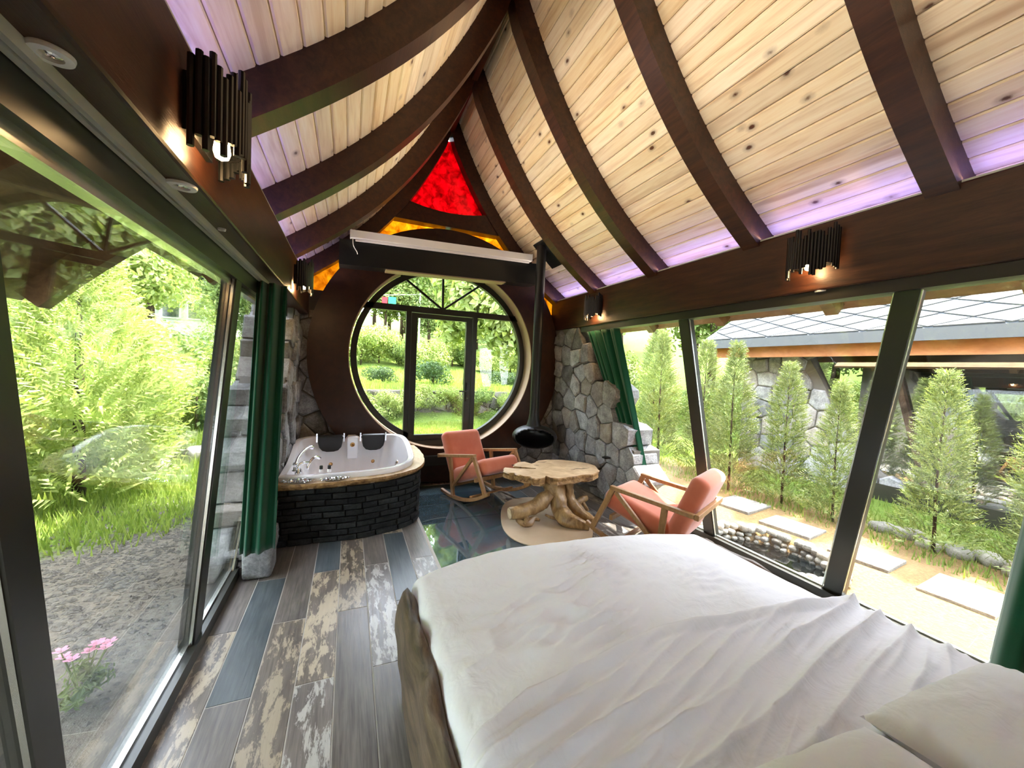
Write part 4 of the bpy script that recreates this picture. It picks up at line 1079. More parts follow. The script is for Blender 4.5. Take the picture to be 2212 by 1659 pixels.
def fold_fn(u, v):
    a = X0 - 0.26 + (X1 - X0 + 0.50) * u; yh = float(np.interp(a, fx, fy)); b = 0.0 + (yh - 0.0) * v
    p, d = drape(a, b, 0.562 + crown(a, b), 0.085, 0.2)
    k = math.exp(-((b - 0.88) / 0.34) ** 2)
    q1 = b - 0.16 * a + 0.10 * nz(a * 1.1, b * 1.4, 5); q2 = b - 0.34 * a + 0.07 * nz(a * 1.7, b * 2.0, 9)
    m1 = max(0, 0.55 + 0.9 * nz(a * 1.6, b * 2.6, 2)); m2 = max(0, 0.35 + 1.1 * nz(a * 2.1, b * 3.0, 6))
    w = k * (0.058 * m1 * crease(q1, 0.115, 1.5) + 0.038 * m2 * crease(q2, 0.062, 1.6)) + 0.010 * nz(a * 2.2, b * 2.6, 9) + 0.004 * ridged(a * 6, b * 11 - a * 3, 3)
    e = max(0, (v - 0.94) / 0.06); w *= 1 - 0.75 * e
    t5 = max(0, (e - 0.62) / 0.38)
    p.z += w + 0.030 + 0.030 * math.sin(math.pi * min(1, e * 0.75)) - 0.085 * t5 ** 2
    p.y -= 0.060 * t5 ** 2
    if d > 0: p.x += 0.008 * nz(3.0, b * 12, 2) - (0.006 if a < X0 else -0.006)
    return p
obj('folded_top', grid(190, 190, fold_fn), MT['linen'], duvet, smooth=True, center=False, label='turned back crumpled top of the duvet')
def pillow(name, cx_, cy_, cz, w, l, h, rot, tiltx, label, seed):
    def f(sgn):
        def g(u, v):
            x, y = 2 * u - 1, 2 * v - 1; t = max(0, (1 - abs(x) ** 2.6)) ** 0.55 * max(0, (1 - abs(y) ** 2.6)) ** 0.55
            pin = 1 - 0.06 * (1 - abs(y) ** 2) if abs(x) > 0.0 else 1
            xx = x * (1 - 0.05 * (1 - abs(x)) * 0 - 0.045 * (1 - y * y) * abs(x)); yy = y * (1 - 0.045 * (1 - x * x) * abs(y))
            wr = 0.008 * nz(x * 3 + seed, y * 3) + 0.010 * ridged(x * 2.2 + y * 2 + seed, y * 4 - x * 3)
            return Vector((xx * w / 2, yy * l / 2, sgn * (h / 2 * t) + wr * (t ** 0.5)))
        return g
    mb = MB(); m = Matrix.Translation((cx_, cy_, cz)) @ Matrix.Rotation(R(rot), 4, 'Z') @ Matrix.Rotation(R(tiltx), 4, 'X')
    mb.add(grid(40, 32, f(1)), m); mb.add(grid(40, 32, f(-1)), m)
    return obj(name, mb.vf, MT['linen'], smooth=True, label=label, cat='pillow', group='white pillows on the bed')
pillow('pillow', 1.86, 0.36, 0.680, 0.76, 0.50, 0.20, -3, -4, 'white pillow on the window side of the bed', 1)
pillow('pillow', 1.08, 0.38, 0.680, 0.74, 0.50, 0.20, -4, -4, 'white pillow on the log rail side of the bed', 5)

# ------------------------------------------------------------------ curtains
def curtain(name, top, bot, folds, amp_t, amp_b, thick_dir, label, nu=90, nv_=40, sway=0.0, phase=0.0):
    T = spline(top, nu); Bt = spline(bot, nu); td = Vector(thick_dir)
    def fn(u, v):
        i = min(nu - 1, int(round(u * (nu - 1)))); t = Vector(T[i]); b = Vector(Bt[i])
        p = t.lerp(b, v); am = amp_t + (amp_b - amp_t) * v
        w = math.sin(2 * math.pi * folds * u + phase + 0.8 * math.sin(3 * u)) + 0.35 * math.sin(4 * math.pi * folds * u + 1.0 + 2 * v)
        p = p + td * (am * w) + Vector((0, sway * math.sin(math.pi * v), 0)); return p
    o = obj(name, grid(nu, nv_, fn), MT['curtain'], smooth=True, label=label, cat='curtain', group='green curtains')
    s = o.modifiers.new('cloth', 'SOLIDIFY'); s.thickness = 0.004
    return o
curtain('curtain', [(-0.63, 3.30, 2.262), (-0.56, 3.36, 2.262), (-0.45, 3.42, 2.262)], [(-0.72, 3.34, 0.24), (-0.62, 3.33, 0.24), (-0.49, 3.37, 0.25)], 2.6, 0.040, 0.022, (0, 1, 0), 'long green curtain hanging in front of the stone wall by the tub')
curtain('curtain', [(3.08, 4.62, 2.27), (3.06, 4.35, 2.27), (3.08, 3.95, 2.27)], [(3.33, 3.66, 0.30), (3.31, 3.60, 0.30), (3.34, 3.50, 0.30)], 5, 0.03, 0.02, (1, 0, 0), 'green curtain drawn aside next to the fireplace stone wall', phase=1.0)
curtain('curtain', [(3.06, 0.62, 2.27), (3.04, 0.2, 2.27), (3.06, -0.35, 2.27)], [(3.40, 0.88, 0.10), (3.36, 0.45, 0.10), (3.38, -0.1, 0.10)], 5, 0.035, 0.045, (1, 0.2, 0), 'green curtain at the head of the bed by the garden window', phase=2.0)
tr = obj('curtain_track', box(3.072, 3.088, -0.6, 4.7, 2.33, 2.352), MT['alu'], wr)

# ------------------------------------------------------------------ sconces, downlights, led strips, socket
def make_sconce():
    r_ = empty('wall_sconce', (0, 0, 0)); q = random.Random(21)
    obj('back_plate', box(0.0, 0.02, -0.11, 0.11, -0.09, 0.09), MT['blkmat'], r_)
    nT = 24
    for k in range(nT):
        t = math.pi * (k + 0.5) / nT; y = -0.155 * math.cos(t); x = 0.02 + 0.125 * math.sin(t) ** 0.8
        c = q.uniform(-0.03, 0.03); h = q.uniform(0.105, 0.15)
        obj('tube', lathe([(0.0105, c - h), (0.0105, c + h)], 8, (x, y, 0)), MT['blkmat'], r_)
    for z in (-0.06, 0.06):
        hp = [(0.02 + 0.115 * math.sin(math.pi * i / 16) ** 0.8, -0.145 * math.cos(math.pi * i / 16), z) for i in range(17)]
        obj('hoop', tube(hp, 0.005, 6), MT['blkmat'], r_)
    bl = obj('bulb', lathe([(0.008, 0.05), (0.022, 0.03), (0.026, 0.0), (0.02, -0.02), (0.002, -0.03)], 14, (0.075, 0.0, -0.09)), MT['bulbglass'], r_, smooth=True)
    obj('socket', lathe([(0.014, 0.0), (0.014, 0.07)], 12, (0.075, 0, -0.045)), MT['blkmat'], r_)
    return r_
sc0 = make_sconce()
def add_lamp(o, e):
    ld = bpy.data.lights.new('sconce_glow', 'POINT'); ld.energy = e; ld.color = (1.0, 0.62, 0.28); ld.shadow_soft_size = 0.025
    l = bpy.data.objects.new('sconce_glow', ld); link(l); l.parent = o; l.location = (0.075, 0, -0.125)
spots = [(-0.50, 1.66, 2.50, 0, 'black tube wall sconce nearest the viewer above the gravel side glass'), (-0.50, 4.28, 2.51, 0, 'black tube wall sconce above the corner tub'),
         (3.035, 1.72, 2.60, 180, 'black tube wall sconce over the middle of the garden window'), (3.035, 4.36, 2.57, 180, 'black tube wall sconce next to the fireplace stone wall')]
for i, (x, y, z, a, lab) in enumerate(spots):
    o = sc0 if i == 0 else copy_tree(sc0)
    o.location = (x, y, z); o.rotation_euler = (0, 0, R(a)); tag(o, lab, 'wall lamp', 'black tube sconces')
    add_lamp(o, 0.7)
def downlight(x, y, z, r, lab):
    o = obj('downlight', lathe([(r * 0.5, -0.004), (r * 0.55, -0.010), (r * 0.95, -0.009), (r, -0.003), (r, 0.0)], 28, (x, y, z)), MT['white'], label=lab, cat='downlight', group='round white downlights')
    obj('lens', lathe([(r * 0.5, -0.006), (r * 0.2, -0.008), (r * 0.18, -0.004)], 20, (x, y, z)), MT['chrome'], o)
downlight(-0.565, 1.10, 2.295, 0.035, 'round white downlight in the gravel side beam at the frame edge')
downlight(-0.555, 1.72, 2.295, 0.045, 'round white downlight below the near sconce on the gravel side beam')
downlight(-0.56, 2.20, 2.295, 0.016, 'tiny round spot past the near sconce on the gravel side beam')
downlight(3.085, 1.69, 2.35, 0.045, 'round white downlight below the sconce over the garden window')
downlight(3.085, 2.25, 2.35, 0.016, 'tiny spot between the two garden side mullions')
downlight(3.085, 1.16, 2.35, 0.016, 'tiny spot above the near garden side mullion')
downlight(3.085, 3.48, 2.35, 0.016, 'tiny spot above the far garden side pane')
LEDS = {}
for side, X_, zb, lab in ((1, 3.075, 2.822, 'violet led strip on top of the garden side beam'), (-1, -0.54, 2.702, 'violet led strip on top of the gravel side beam')):
    led = LEDS[side] = empty('led_strip', (X_, 2.5, zb), lab, 'led strip', 'violet led strips')
    for j in range(5):
        obj('diode_bar', box(X_ - 0.008, X_ + 0.008, RIBY[j + 1] + 0.16, RIBY[j] - 0.02, zb, zb + 0.012), MT['led'], led)
for side, X_, zb, dv in ((1, 3.05, 2.84, Vector((-0.92, 0, 0.39))), (-1, -0.515, 2.72, Vector((0.92, 0, 0.39)))):
    ad = bpy.data.lights.new('added_ceiling_fill', 'AREA'); ad.shape = 'RECTANGLE'; ad.size = 0.015; ad.size_y = 5.4; ad.energy = 6.0; ad.spread = R(62); ad.color = (1.0, 0.84, 0.62)  # unseen warm fill lamp, added on each beam to brighten the ceiling
    al = bpy.data.objects.new('added_ceiling_fill', ad); link(al); al.parent = LEDS[side]; al.location = Vector((X_, 2.75, zb)) - WL[LEDS[side].name]
    obj('added_fill_housing', box(X_ - 0.008, X_ + 0.008, 0.05, 5.45, zb - 0.02, zb - 0.009), MT['track'], LEDS[side])  # housing made up for the added fill lamp
    zax = -dv.normalized(); yax = Vector((0, 1, 0)); xax = yax.cross(zax)
    al.rotation_euler = Matrix((xax, yax, zax)).transposed().to_euler()
so = empty('wall_socket', (3.10, 4.02, 0.62), 'black power socket on the rubble stone wall', 'socket')
obj('plate', box(3.085, 3.105, 3.985, 4.055, 0.56, 0.68), MT['blk'], so); obj('insert', lathe([(0.02, 0), (0.02, 0.004)], 16), MT['white'], so)
so.children[1].rotation_euler = (0, R(-90), 0); so.children[1].location = (-0.017, 0, 0)
# ------------------------------------------------------------------ the garden
def sm(t): t = max(0.0, min(1.0, t)); return t * t * (3 - 2 * t)
PCX, PCY = 4.17, 2.64
def hgt(x, y):
    h = -0.14 + 0.03 * nz(x * 0.8, y * 0.8)
    inb = sm((x + 1.6) / 1.0) * sm((5.4 - x) / 1.2)
    h += 0.50 * sm((y - 5.7) / 0.5) * inb + 0.35 * sm((y - 6.5) / 4.0) * (1 - inb)
    h += 0.75 * sm((y - 9.25) / 0.3) * sm((x + 2.5) / 1.5) + 0.5 * sm((y - 8) / 5) * (1 - sm((x + 2.5) / 1.5))
    h += max(0, y - 13.0) * 0.17 + max(0, -5.0 - x) * 0.20 + max(0, x - 13.0) * 0.15
    h += 0.10 * sm((-1.6 - x) / 2.5)
    e = math.hypot((x - PCX) / 0.50, (y - PCY) / 0.62); h -= 0.42 * (1 - sm((e - 0.80) / 0.2))
    return h
def seq(a, b, s0, g):
    out = [a]; s = s0; sg = 1 if b > a else -1
    while (b - out[-1]) * sg > 0: out.append(out[-1] + s * sg); s *= g
    out[-1] = b; return out
def patch(xs_, ys_):
    nx = len(xs_); v = [(x, y, hgt(x, y)) for y in ys_ for x in xs_]
    f = [(j * nx + i, j * nx + i + 1, (j + 1) * nx + i + 1, (j + 1) * nx + i) for j in range(len(ys_) - 1) for i in range(nx - 1)]
    return v, f
gm = MB()
ymid = [-1.0 + 0.15 * i for i in range(46)]; yb_ = seq(5.75, 60, 0.15, 1.12); yf_ = seq(-1.0, -25, 0.4, 1.2)[::-1]
xm_ = [-0.95 + 0.2 * i for i in range(24)]; xm_[-1] = 3.65; xl_ = seq(-0.95, -45, 0.15, 1.12)[::-1]; xr_ = seq(3.65, 50, 0.12, 1.07)
ymid = [y for y in ymid if y < 5.75] + [5.75]
for ys_ in (yf_, ymid, yb_): gm.add(patch(xl_, ys_)); gm.add(patch(xr_, ys_))
gm.add(patch(xm_, yf_)); gm.add(patch(xm_, yb_))
ground = obj('ground', gm.vf, MT['ground'], smooth=True, label='gravel, sandy soil and grass ground around the cabin', kind='structure', center=False)

vr = random.Random(99)
def leafball(n, R3, leaf, seed, shell=0.55, droop=0.0, aspect=0.55, lobes=6):
    q = random.Random(seed); v = []; f = []
    lob = [(Vector((q.gauss(0, 1), q.gauss(0, 1), q.gauss(0.2, 0.8))).normalized() * q.uniform(0.35, 0.62), q.uniform(0.40, 0.58)) for _ in range(lobes)]
    for _ in range(n):
        c, rr = q.choice(lob)
        d = Vector((q.gauss(0, 1), q.gauss(0, 1), q.gauss(0, 1))).normalized(); r_ = rr * (shell + (1 - shell) * q.random()) * q.uniform(0.85, 1.1)
        p = c + d * r_; p = Vector((p.x * R3[0], p.y * R3[1], p.z * R3[2]))
        nrm = (d + Vector((q.uniform(-.7, .7), q.uniform(-.7, .7), q.uniform(-.2, .9)))).normalized()
        t = nrm.cross(Vector((q.gauss(0, 1), q.gauss(0, 1), q.gauss(0, 1)))).normalized(); s = nrm.cross(t)
        L = leaf * q.uniform(0.6, 1.25); k = len(v)
        v += [tuple(p - t * L * 0.5), tuple(p + s * L * aspect * 0.5 + nrm * L * 0.06), tuple(p + t * L * 0.5 - nrm * L * 0.1), tuple(p - s * L * aspect * 0.5 + nrm * L * 0.06)]
        f.append((k, k + 1, k + 2, k + 3))
    return v, f
def cypress(n, h, r0, seed, spray=0.16, pw=0.8):
    q = random.Random(seed); v = []; f = []
    for _ in range(n):
        t = q.random() ** 0.85; z = h * (0.05 + 0.95 * t); rm_ = r0 * (1 - t) ** pw * (1 + 0.25 * math.sin(9 * t + seed)) + 0.02
        a = q.uniform(0, 2 * math.pi); rr = rm_ * (0.35 + 0.65 * math.sqrt(q.random()))
        out = Vector((math.cos(a), math.sin(a), 0)); p = out * rr + Vector((0, 0, z))
        d = (out + Vector((q.uniform(-.35, .35), q.uniform(-.35, .35), q.uniform(0.25, 1.0)))).normalized(); L = spray * q.uniform(0.6, 1.2) * (0.6 + 0.5 * (1 - t))
        sd = d.cross(Vector((q.gauss(0, 1), q.gauss(0, 1), q.gauss(0, 1)))).normalized()
        for m in range(7):
            b = p + d * L * (m / 7); s = sd * (1 if m % 2 else -1); tip = b + (d * 0.75 + s * 0.65) * L * 0.42 * (1 - 0.07 * m); k = len(v); wv = d.cross(s) * L * 0.045
            v += [tuple(b - wv), tuple(b + wv), tuple(tip)]; f.append((k, k + 1, k + 2))
    return v, f
def make_plant(name, fol, fmat, trunk_pts, trunk_r, zoff, part='foliage'):
    r_ = empty(name, (0, 0, 0))
    fo = obj(part, ([(x, y, z + zoff) for x, y, z in fol[0]], fol[1]), MT[fmat], r_, kind='stuff', origin=(0, 0, 0))
    obj('trunk', tube(trunk_pts, trunk_r, 8, 0.2, 1), MT['trunk'], r_, smooth=True, origin=(0, 0, 0))
    return r_
protos = {
    'cyA': make_plant('young_cypress', cypress(2100, 2.2, 0.33, 3, 0.16), 'needle', [(0, 0, -0.1), (0.02, 0.01, 1.0), (0.02, 0, 2.0)], [0.02, 0.012, 0.004], 0.0),
    'cyB': make_plant('young_cypress', cypress(1900, 2.2, 0.30, 8, 0.17, 0.7), 'needle', [(0, 0, -0.1), (0.03, -0.02, 1.0), (0.0, 0, 2.0)], [0.02, 0.012, 0.004], 0.0),
    'cyC': make_plant('feathery_conifer', cypress(5200, 3.2, 1.0, 4, 0.30, 0.75), 'leafA', [(0, 0, -0.1), (0, 0, 1.5), (0, 0, 2.9)], [0.06, 0.04, 0.01], 0.0),
    'trA': make_plant('broadleaf_tree', leafball(6500, (1.9, 1.9, 2.1), 0.17, 1), 'leafA', [(0, 0, -0.3), (0.05, 0, 1.2), (0, 0.1, 2.6), (0, 0, 3.6)], [0.11, 0.09, 0.06, 0.03], 3.2, 'crown'),
    'trB': make_plant('broadleaf_tree', leafball(6500, (2.0, 2.0, 2.0), 0.15, 2), 'leafB', [(0, 0, -0.3), (-0.05, 0, 1.2), (0, 0.1, 2.6), (0, 0, 3.6)], [0.12, 0.09, 0.06, 0.03], 3.0, 'crown'),
    'trC': make_plant('broadleaf_tree', leafball(3600, (1.25, 1.25, 1.9), 0.24, 6, 0.3), 'leafA', [(0, 0, -0.3), (0.05, 0, 1.0), (0.1, 0.1, 2.2), (0, 0, 3.2)], [0.05, 0.04, 0.03, 0.015], 2.6, 'crown'),
    'buA': make_plant('leafy_bush', leafball(4200, (1.1, 1.1, 1.0), 0.10, 3, 0.5), 'leafA', [(0, 0, -0.1), (0, 0, 0.7)], [0.03, 0.01], 0.75),
    'buB': make_plant('leafy_bush', leafball(4200, (1.1, 1.1, 0.95), 0.09, 4, 0.5), 'leafB', [(0, 0, -0.1), (0, 0, 0.7)], [0.03, 0.01], 0.7),
    'buC': make_plant('tea_bush', leafball(2600, (0.62, 0.62, 0.42), 0.06, 5, 0.75), 'leafC', [(0, 0, -0.1), (0, 0, 0.3)], [0.03, 0.01], 0.30),
}
used = set()
def plant(kind, x, y, s, label, cat, group=None, z=None, rz=None, sz=None):
    if kind in used: o = copy_tree(protos[kind])
    else: o = protos[kind]; used.add(kind)
    o.location = (x, y, hgt(x, y) if z is None else z); o.rotation_euler = (0, 0, vr.uniform(0, 6.28) if rz is None else rz); o.scale = (s, s, sz or s)
    if 'group' in o: del o['group']
    tag(o, label, cat, group)
    return o
# cypresses along the path
cyl = [(5.80, 4.35, 1.10, 'young cypress behind the pond, next to the far garden mullion'), (5.98, 3.62, 0.95, 'slender young cypress in front of the neighbouring stone wall'),
       (5.90, 2.92, 0.84, 'short young cypress where the neighbouring stone wall ends'), (6.05, 2.02, 0.92, 'bushy young cypress seen past the near garden mullion'),
       (6.10, 1.25, 0.98, 'young cypress by the head end of the garden window'), (6.25, 5.30, 1.15, 'young cypress just past the corner of the neighbouring cabin'),
       (6.10, 6.25, 1.25, 'tall young cypress beside the green curtain'), (6.9, 7.3, 1.35, 'young cypress farthest down the path')]
for i, (x, y, s, lab) in enumerate(cyl): plant('cyA' if i % 2 == 0 else 'cyB', x, y, s, lab, 'cypress', 'young cypresses along the path')
# gravel side planting
for x, y, s, lab in ((-3.3, 3.9, 1.0, 'feathery conifer closest to the gravel bank'), (-3.0, 6.3, 1.05, 'feathery conifer behind the gravel bank near the stone wall end'), (-4.6, 5.2, 1.25, 'taller feathery conifer between the bushes')):
    plant('cyC', x, y, s, lab, 'conifer', 'feathery conifers')
G1 = 'bushes beyond the gravel bank'
for x, y, s, k in ((-4.4, 3.2, 1.3, 'buA'), (-5.3, 7.0, 1.5, 'buB'), (-3.9, 8.2, 1.25, 'buA'), (-2.7, 9.2, 1.1, 'buB'), (-5.8, 4.4, 1.7, 'buA'), (-4.6, 9.6, 1.6, 'buA'), (-6.4, 9.0, 1.7, 'buB'), (-2.1, 11.0, 1.3, 'buA'), (-5.8, 2.2, 1.5, 'buB'), (-3.7, 11.4, 1.4, 'buB'), (-1.7, 8.2, 0.6, 'buA'), (-2.9, 7.6, 0.7, 'buB')):
    plant(k, x, y, s, 'sunlit green bush in the thicket beyond the gravel bank', 'bush', G1)
G2 = 'trees beyond the gravel bank'
for x, y, s, k in ((-6.8, 6.0, 1.15, 'trA'), (-7.8, 9.2, 1.3, 'trB'), (-8.2, 4.0, 1.25, 'trA'), (-6.2, 11.5, 1.15, 'trA'), (-8.5, 12.5, 1.4, 'trB'), (-7.2, 2.0, 1.2, 'trB'), (-9.8, 7.2, 1.6, 'trA'), (-5.2, 13.0, 0.85, 'trA'), (-10.5, 15, 1.6, 'trB'), (-11, 10.5, 1.6, 'trA'), (-9.5, 0.5, 1.4, 'trA')):
    plant(k, x, y, s, 'leafy tree standing in the thicket beyond the gravel bank', 'tree', G2)
for x, y, s, k in ((-4.2, -1.6, 1.2, 'trA'), (-3.0, -4.5, 1.3, 'trB'), (-6.5, -2.5, 1.4, 'trA'), (-4.5, -8, 1.6, 'trB'), (5.5, -6.0, 1.3, 'trA'), (8.5, -7.5, 1.5, 'trB'), (1.5, -8.0, 1.5, 'trA')):
    plant(k, x, y, s, 'unseen leafy tree added behind the bed head wall to block sky', 'tree', 'unseen trees added to block sky')  # out of view, added to keep open sky light off the walls
# view through the round window
plant('trC', 4.0, 9.0, 1.0, 'young tree with large pale leaves at the right rim of the round window', 'tree')
plant('trC', 3.0, 10.6, 0.95, 'thin leafy tree seen through the upper door pane', 'tree', z=0.9)
plant('buC', 2.30, 11.4, 1.25, 'dark round tea bush seen through the door pane', 'bush', 'tea bushes'); plant('buC', 4.6, 11.6, 0.95, 'small dark tea bush behind the young tree stems', 'bush', 'tea bushes'); plant('buC', 0.9, 11.8, 0.9, 'low dark tea bush in the left side pane of the round window', 'bush', 'tea bushes')
G3 = 'hedge bushes across the meadow'
for i in range(15):
    x = -3.5 + i * 0.95 + vr.uniform(-.2, .2); plant('buA' if i % 3 else 'buB', x, 16.0 + vr.uniform(-.6, .8), vr.uniform(0.85, 1.25), 'rounded bush in the hedge across the meadow', 'bush', G3)
for i in range(9):
    plant('trA' if i % 2 else 'trB', -4.5 + i * 1.9 + vr.uniform(-.4, .4), 18.8 + vr.uniform(-.4, .6), vr.uniform(0.62, 0.85), 'small leafy tree just behind the meadow hedge', 'tree', 'small trees behind the hedge')
G4 = 'trees on the hillside'
for i in range(36):
    row = i // 12; x = -7 + (i % 12) * 2.4 + vr.uniform(-.8, .8) + row; y = 20 + row * 5.5 + vr.uniform(-1.2, 1.2)
    if -7.5 < x < -2.2 and y < 23: y += 7
    plant('trA' if vr.random() < 0.5 else 'trB', x, y, vr.uniform(1.1, 1.6), 'leafy tree on the wooded hillside', 'tree', G4)
# beyond the garden side window
G5 = 'trees behind the neighbouring cabin'
for x, y, s, k in ((9.5, 12.0, 1.3, 'trA'), (12.0, 10.0, 1.4, 'trB'), (8.2, 14.0, 1.2, 'trB'), (11.0, 14.5, 1.5, 'trA'), (14.0, 12.5, 1.6, 'trA'), (15.0, 8.0, 1.5, 'trB'), (7.5, 10.6, 0.9, 'trA'), (17, 11, 1.7, 'trB'), (16, 4, 1.6, 'trA'), (16, 0, 1.6, 'trB')):
    plant(k, x, y, s, 'leafy tree standing behind the neighbouring cabin', 'tree', G5)
G6 = 'bushes beside the neighbouring cabin'
for x, y, s in ((7.0, 8.6, 0.9), (8.6, 9.2, 1.2), (9.6, 8.2, 1.2), (7.6, 9.8, 1.1), (6.2, 9.2, 0.9)):
    plant('buB' if s > 1.1 else 'buA', x, y, s, 'green bush beside the far end of the neighbouring cabin', 'bush', G6)
plant('buA', 8.6, 3.55, 0.75, 'bright bush in front of the neighbouring cabin glass', 'bush', z=0.6)
for k, o in protos.items():
    if k not in used: o.location = (0, -20, hgt(0, -20))

# grass
def blades(n, fn, seed, hh=(0.05, 0.14)):
    q = random.Random(seed); v = []; f = []
    for _ in range(n):
        p = fn(q)
        if p is None: continue
        x, y = p; z = hgt(x, y); a = q.uniform(0, 6.28); h = q.uniform(*hh); w_ = h * 0.07 + 0.002; l = q.uniform(0.1, 0.6) * h; k = len(v); b = q.uniform(0, 6.28)
        v += [(x - w_ * math.cos(a), y - w_ * math.sin(a), z - 0.01), (x + w_ * math.cos(a), y + w_ * math.sin(a), z - 0.01), (x + l * math.cos(b), y + l * math.sin(b), z + h)]
        f.append((k, k + 1, k + 2))
    return v, f
def left_patch(q):
    x, y = q.uniform(-5.5, -1.35), q.uniform(1.5, 10.5)
    lim = 4.7 + (x + 2.2) * 0.85 + 0.4 * nz(x * 1.3, y * 0.6)
    return (x, y) if y > lim + q.gauss(0, 0.15) else None
obj('grass', blades(34000, left_patch, 1, (0.06, 0.18)), MT['blade'], label='rough green grass above the gravel bank', cat='grass', kind='stuff', center=False)
obj('grass', blades(26000, lambda q: (q.uniform(-2.0, 6.0), q.uniform(6.6, 9.1)), 2, (0.03, 0.09)), MT['blade'], label='mown bright lawn outside the round window', cat='grass', kind='stuff', center=False)
obj('grass', blades(24000, lambda q: (q.uniform(-3.0, 8.0), q.uniform(9.5, 15.5)), 3, (0.06, 0.16)), MT['blade'], label='pale meadow grass above the rubble retaining wall', cat='grass', kind='stuff', center=False)
obj('grass', blades(9000, lambda q: (q.uniform(5.55, 7.8), q.uniform(0.3, 9.0)), 4, (0.04, 0.12)), MT['blade'], label='thin grass under the cypresses along the path', cat='grass', kind='stuff', center=False)

# gravel
q = random.Random(31); gv, gf = [], []
def pebble(x, y, z, s):
    k = len(gv); a = q.uniform(0, 3)
    for dx, dy, dz in ((1, 0, 0), (0, 1, 0), (-1, 0, 0), (0, -1, 0), (0.2, 0.1, 0.7), (0, 0, -0.5)):
        c, s_ = math.cos(a), math.sin(a); gv.append((x + (dx * c - dy * s_) * s * q.uniform(.7, 1.2), y + (dx * s_ + dy * c) * s * 0.75, z + dz * s * q.uniform(.6, 1)))
    gf.extend([(k, k + 1, k + 4), (k + 1, k + 2, k + 4), (k + 2, k + 3, k + 4), (k + 3, k, k + 4), (k + 1, k, k + 5), (k + 2, k + 1, k + 5), (k + 3, k + 2, k + 5), (k, k + 3, k + 5)])
for _ in range(6500):
    y = q.uniform(0.6, 6.2); x = -1.0 - abs(q.gauss(0, 0.55)) - q.random() * max(0.2, 1.0 - 0.0 * y)
    pebble(x, y, hgt(x, y) + 0.003, q.choice((0.008, 0.010, 0.013, 0.016, 0.02, 0.028)) * q.uniform(.8, 1.3))
obj('gravel', (gv, gf), MT['pebble'], label='grey brown gravel bank along the window', cat='gravel', kind='stuff', center=False)

# pink flowers outside the window
def flowers(x, y, n, label, seed):
    q2 = random.Random(seed); z = hgt(x, y); r_ = empty('pink_flower', (x, y, z), label, 'flower', 'pink flowers outside the glass')
    fol = leafball(260, (0.16, 0.16, 0.14), 0.06, seed, 0.2, aspect=0.3); obj('leaves', ([(a + x, b + y, c + z + 0.10) for a, b, c in fol[0]], fol[1]), MT['leafB'], r_, kind='stuff')
    for i in range(n):
        a = q2.uniform(0, 6.28); px, py, pz = x + 0.11 * math.cos(a) * q2.uniform(.3, 1.2), y + 0.11 * math.sin(a) * q2.uniform(.3, 1.2), z + 0.24 + q2.uniform(0, 0.08)
        st = obj('stem', tube([(x, y, z), ((x + px) / 2, (y + py) / 2, z + 0.16), (px, py, pz)], 0.003, 5), MT['leafB'], r_)
        pm_ = MB()
        for k in range(5):
            t = 2 * math.pi * k / 5; c = Vector((px + 0.016 * math.cos(t), py + 0.016 * math.sin(t), pz + 0.006))
            m = Matrix.Translation(c) @ Matrix.Rotation(t, 4, 'Z') @ Matrix.Rotation(R(-25), 4, 'Y')
            pm_.add(([(-0.014, 0, 0), (0.0, 0.011, 0.002), (0.016, 0.007, 0), (0.016, -0.007, 0), (0.0, -0.011, 0.002)], [(0, 4, 3, 2, 1)]), m)
        obj('petals', pm_.vf, MT['pink'], st)
flowers(-1.24, 2.62, 8, 'cluster of pink flowers outside the gravel side glass', 1)
flowers(-1.12, 1.62, 4, 'few pink flowers at the lowest corner of the gravel side glass', 2)

# paving slabs, pond
for i, (cx_, cy_, a, wx, wy, lab) in enumerate(((5.30, 3.76, 8, 0.62, 0.52, 'pale paving slab behind the rocking chair, farthest of the path'), (5.16, 2.98, 8, 0.46, 0.56, 'pale paving slab beside the stone pond'),
        (5.10, 2.20, 6, 0.48, 0.50, 'pale paving slab behind the near garden mullion'), (5.08, 1.48, 5, 0.60, 0.46, 'broad pale paving slab nearest the bed head'), (5.05, 0.70, 4, 0.6, 0.46, 'pale paving slab behind the head end curtain'))):
    m = Matrix.Translation((cx_, cy_, hgt(cx_, cy_) + 0.012)) @ Matrix.Rotation(R(a), 4, 'Z')
    bevel(obj('paving_slab', MB().add(box(-wx / 2, wx / 2, -wy / 2, wy / 2, -0.03, 0.02), m).vf, MT['slabstone'], label=lab, cat='paving slab', group='garden path slabs'), 0.008)
pond = empty('stone_pond', (PCX, PCY, -0.3), 'little pond lined with pale river stones outside the garden window', 'pond')
obj('water', MB().add(lathe([(0.001, 0), (1, 0), (1, 0.004), (0.001, 0.004)], 30), Matrix.Translation((PCX, PCY, -0.245)) @ Matrix.Diagonal((0.47, 0.59, 1, 1))).vf, MT['water'], pond)
for ring, (n_, k, dz, s0) in enumerate(((34, 1.06, 0.03, 0.10), (38, 0.975, -0.04, 0.065), (38, 0.94, -0.095, 0.055))):
    for i in range(n_):
        t = 2 * math.pi * (i + vr.uniform(-.25, .25)) / n_; s = s0 * vr.uniform(0.75, 1.3)
        x, y = PCX + 0.50 * k * math.cos(t), PCY + 0.62 * k * math.sin(t)
        m = Matrix.Translation((x, y, -0.14 + dz + vr.uniform(-.012, .012))) @ Matrix.Rotation(vr.uniform(0, 6), 4, 'Z') @ Matrix.Rotation(vr.uniform(-.3, .3), 4, 'X')
        obj('stone', MB().add(rbox(s * 1.35, s, s * 0.75, s * 0.34, 2), m).vf, MT['river'], pond, smooth=True)

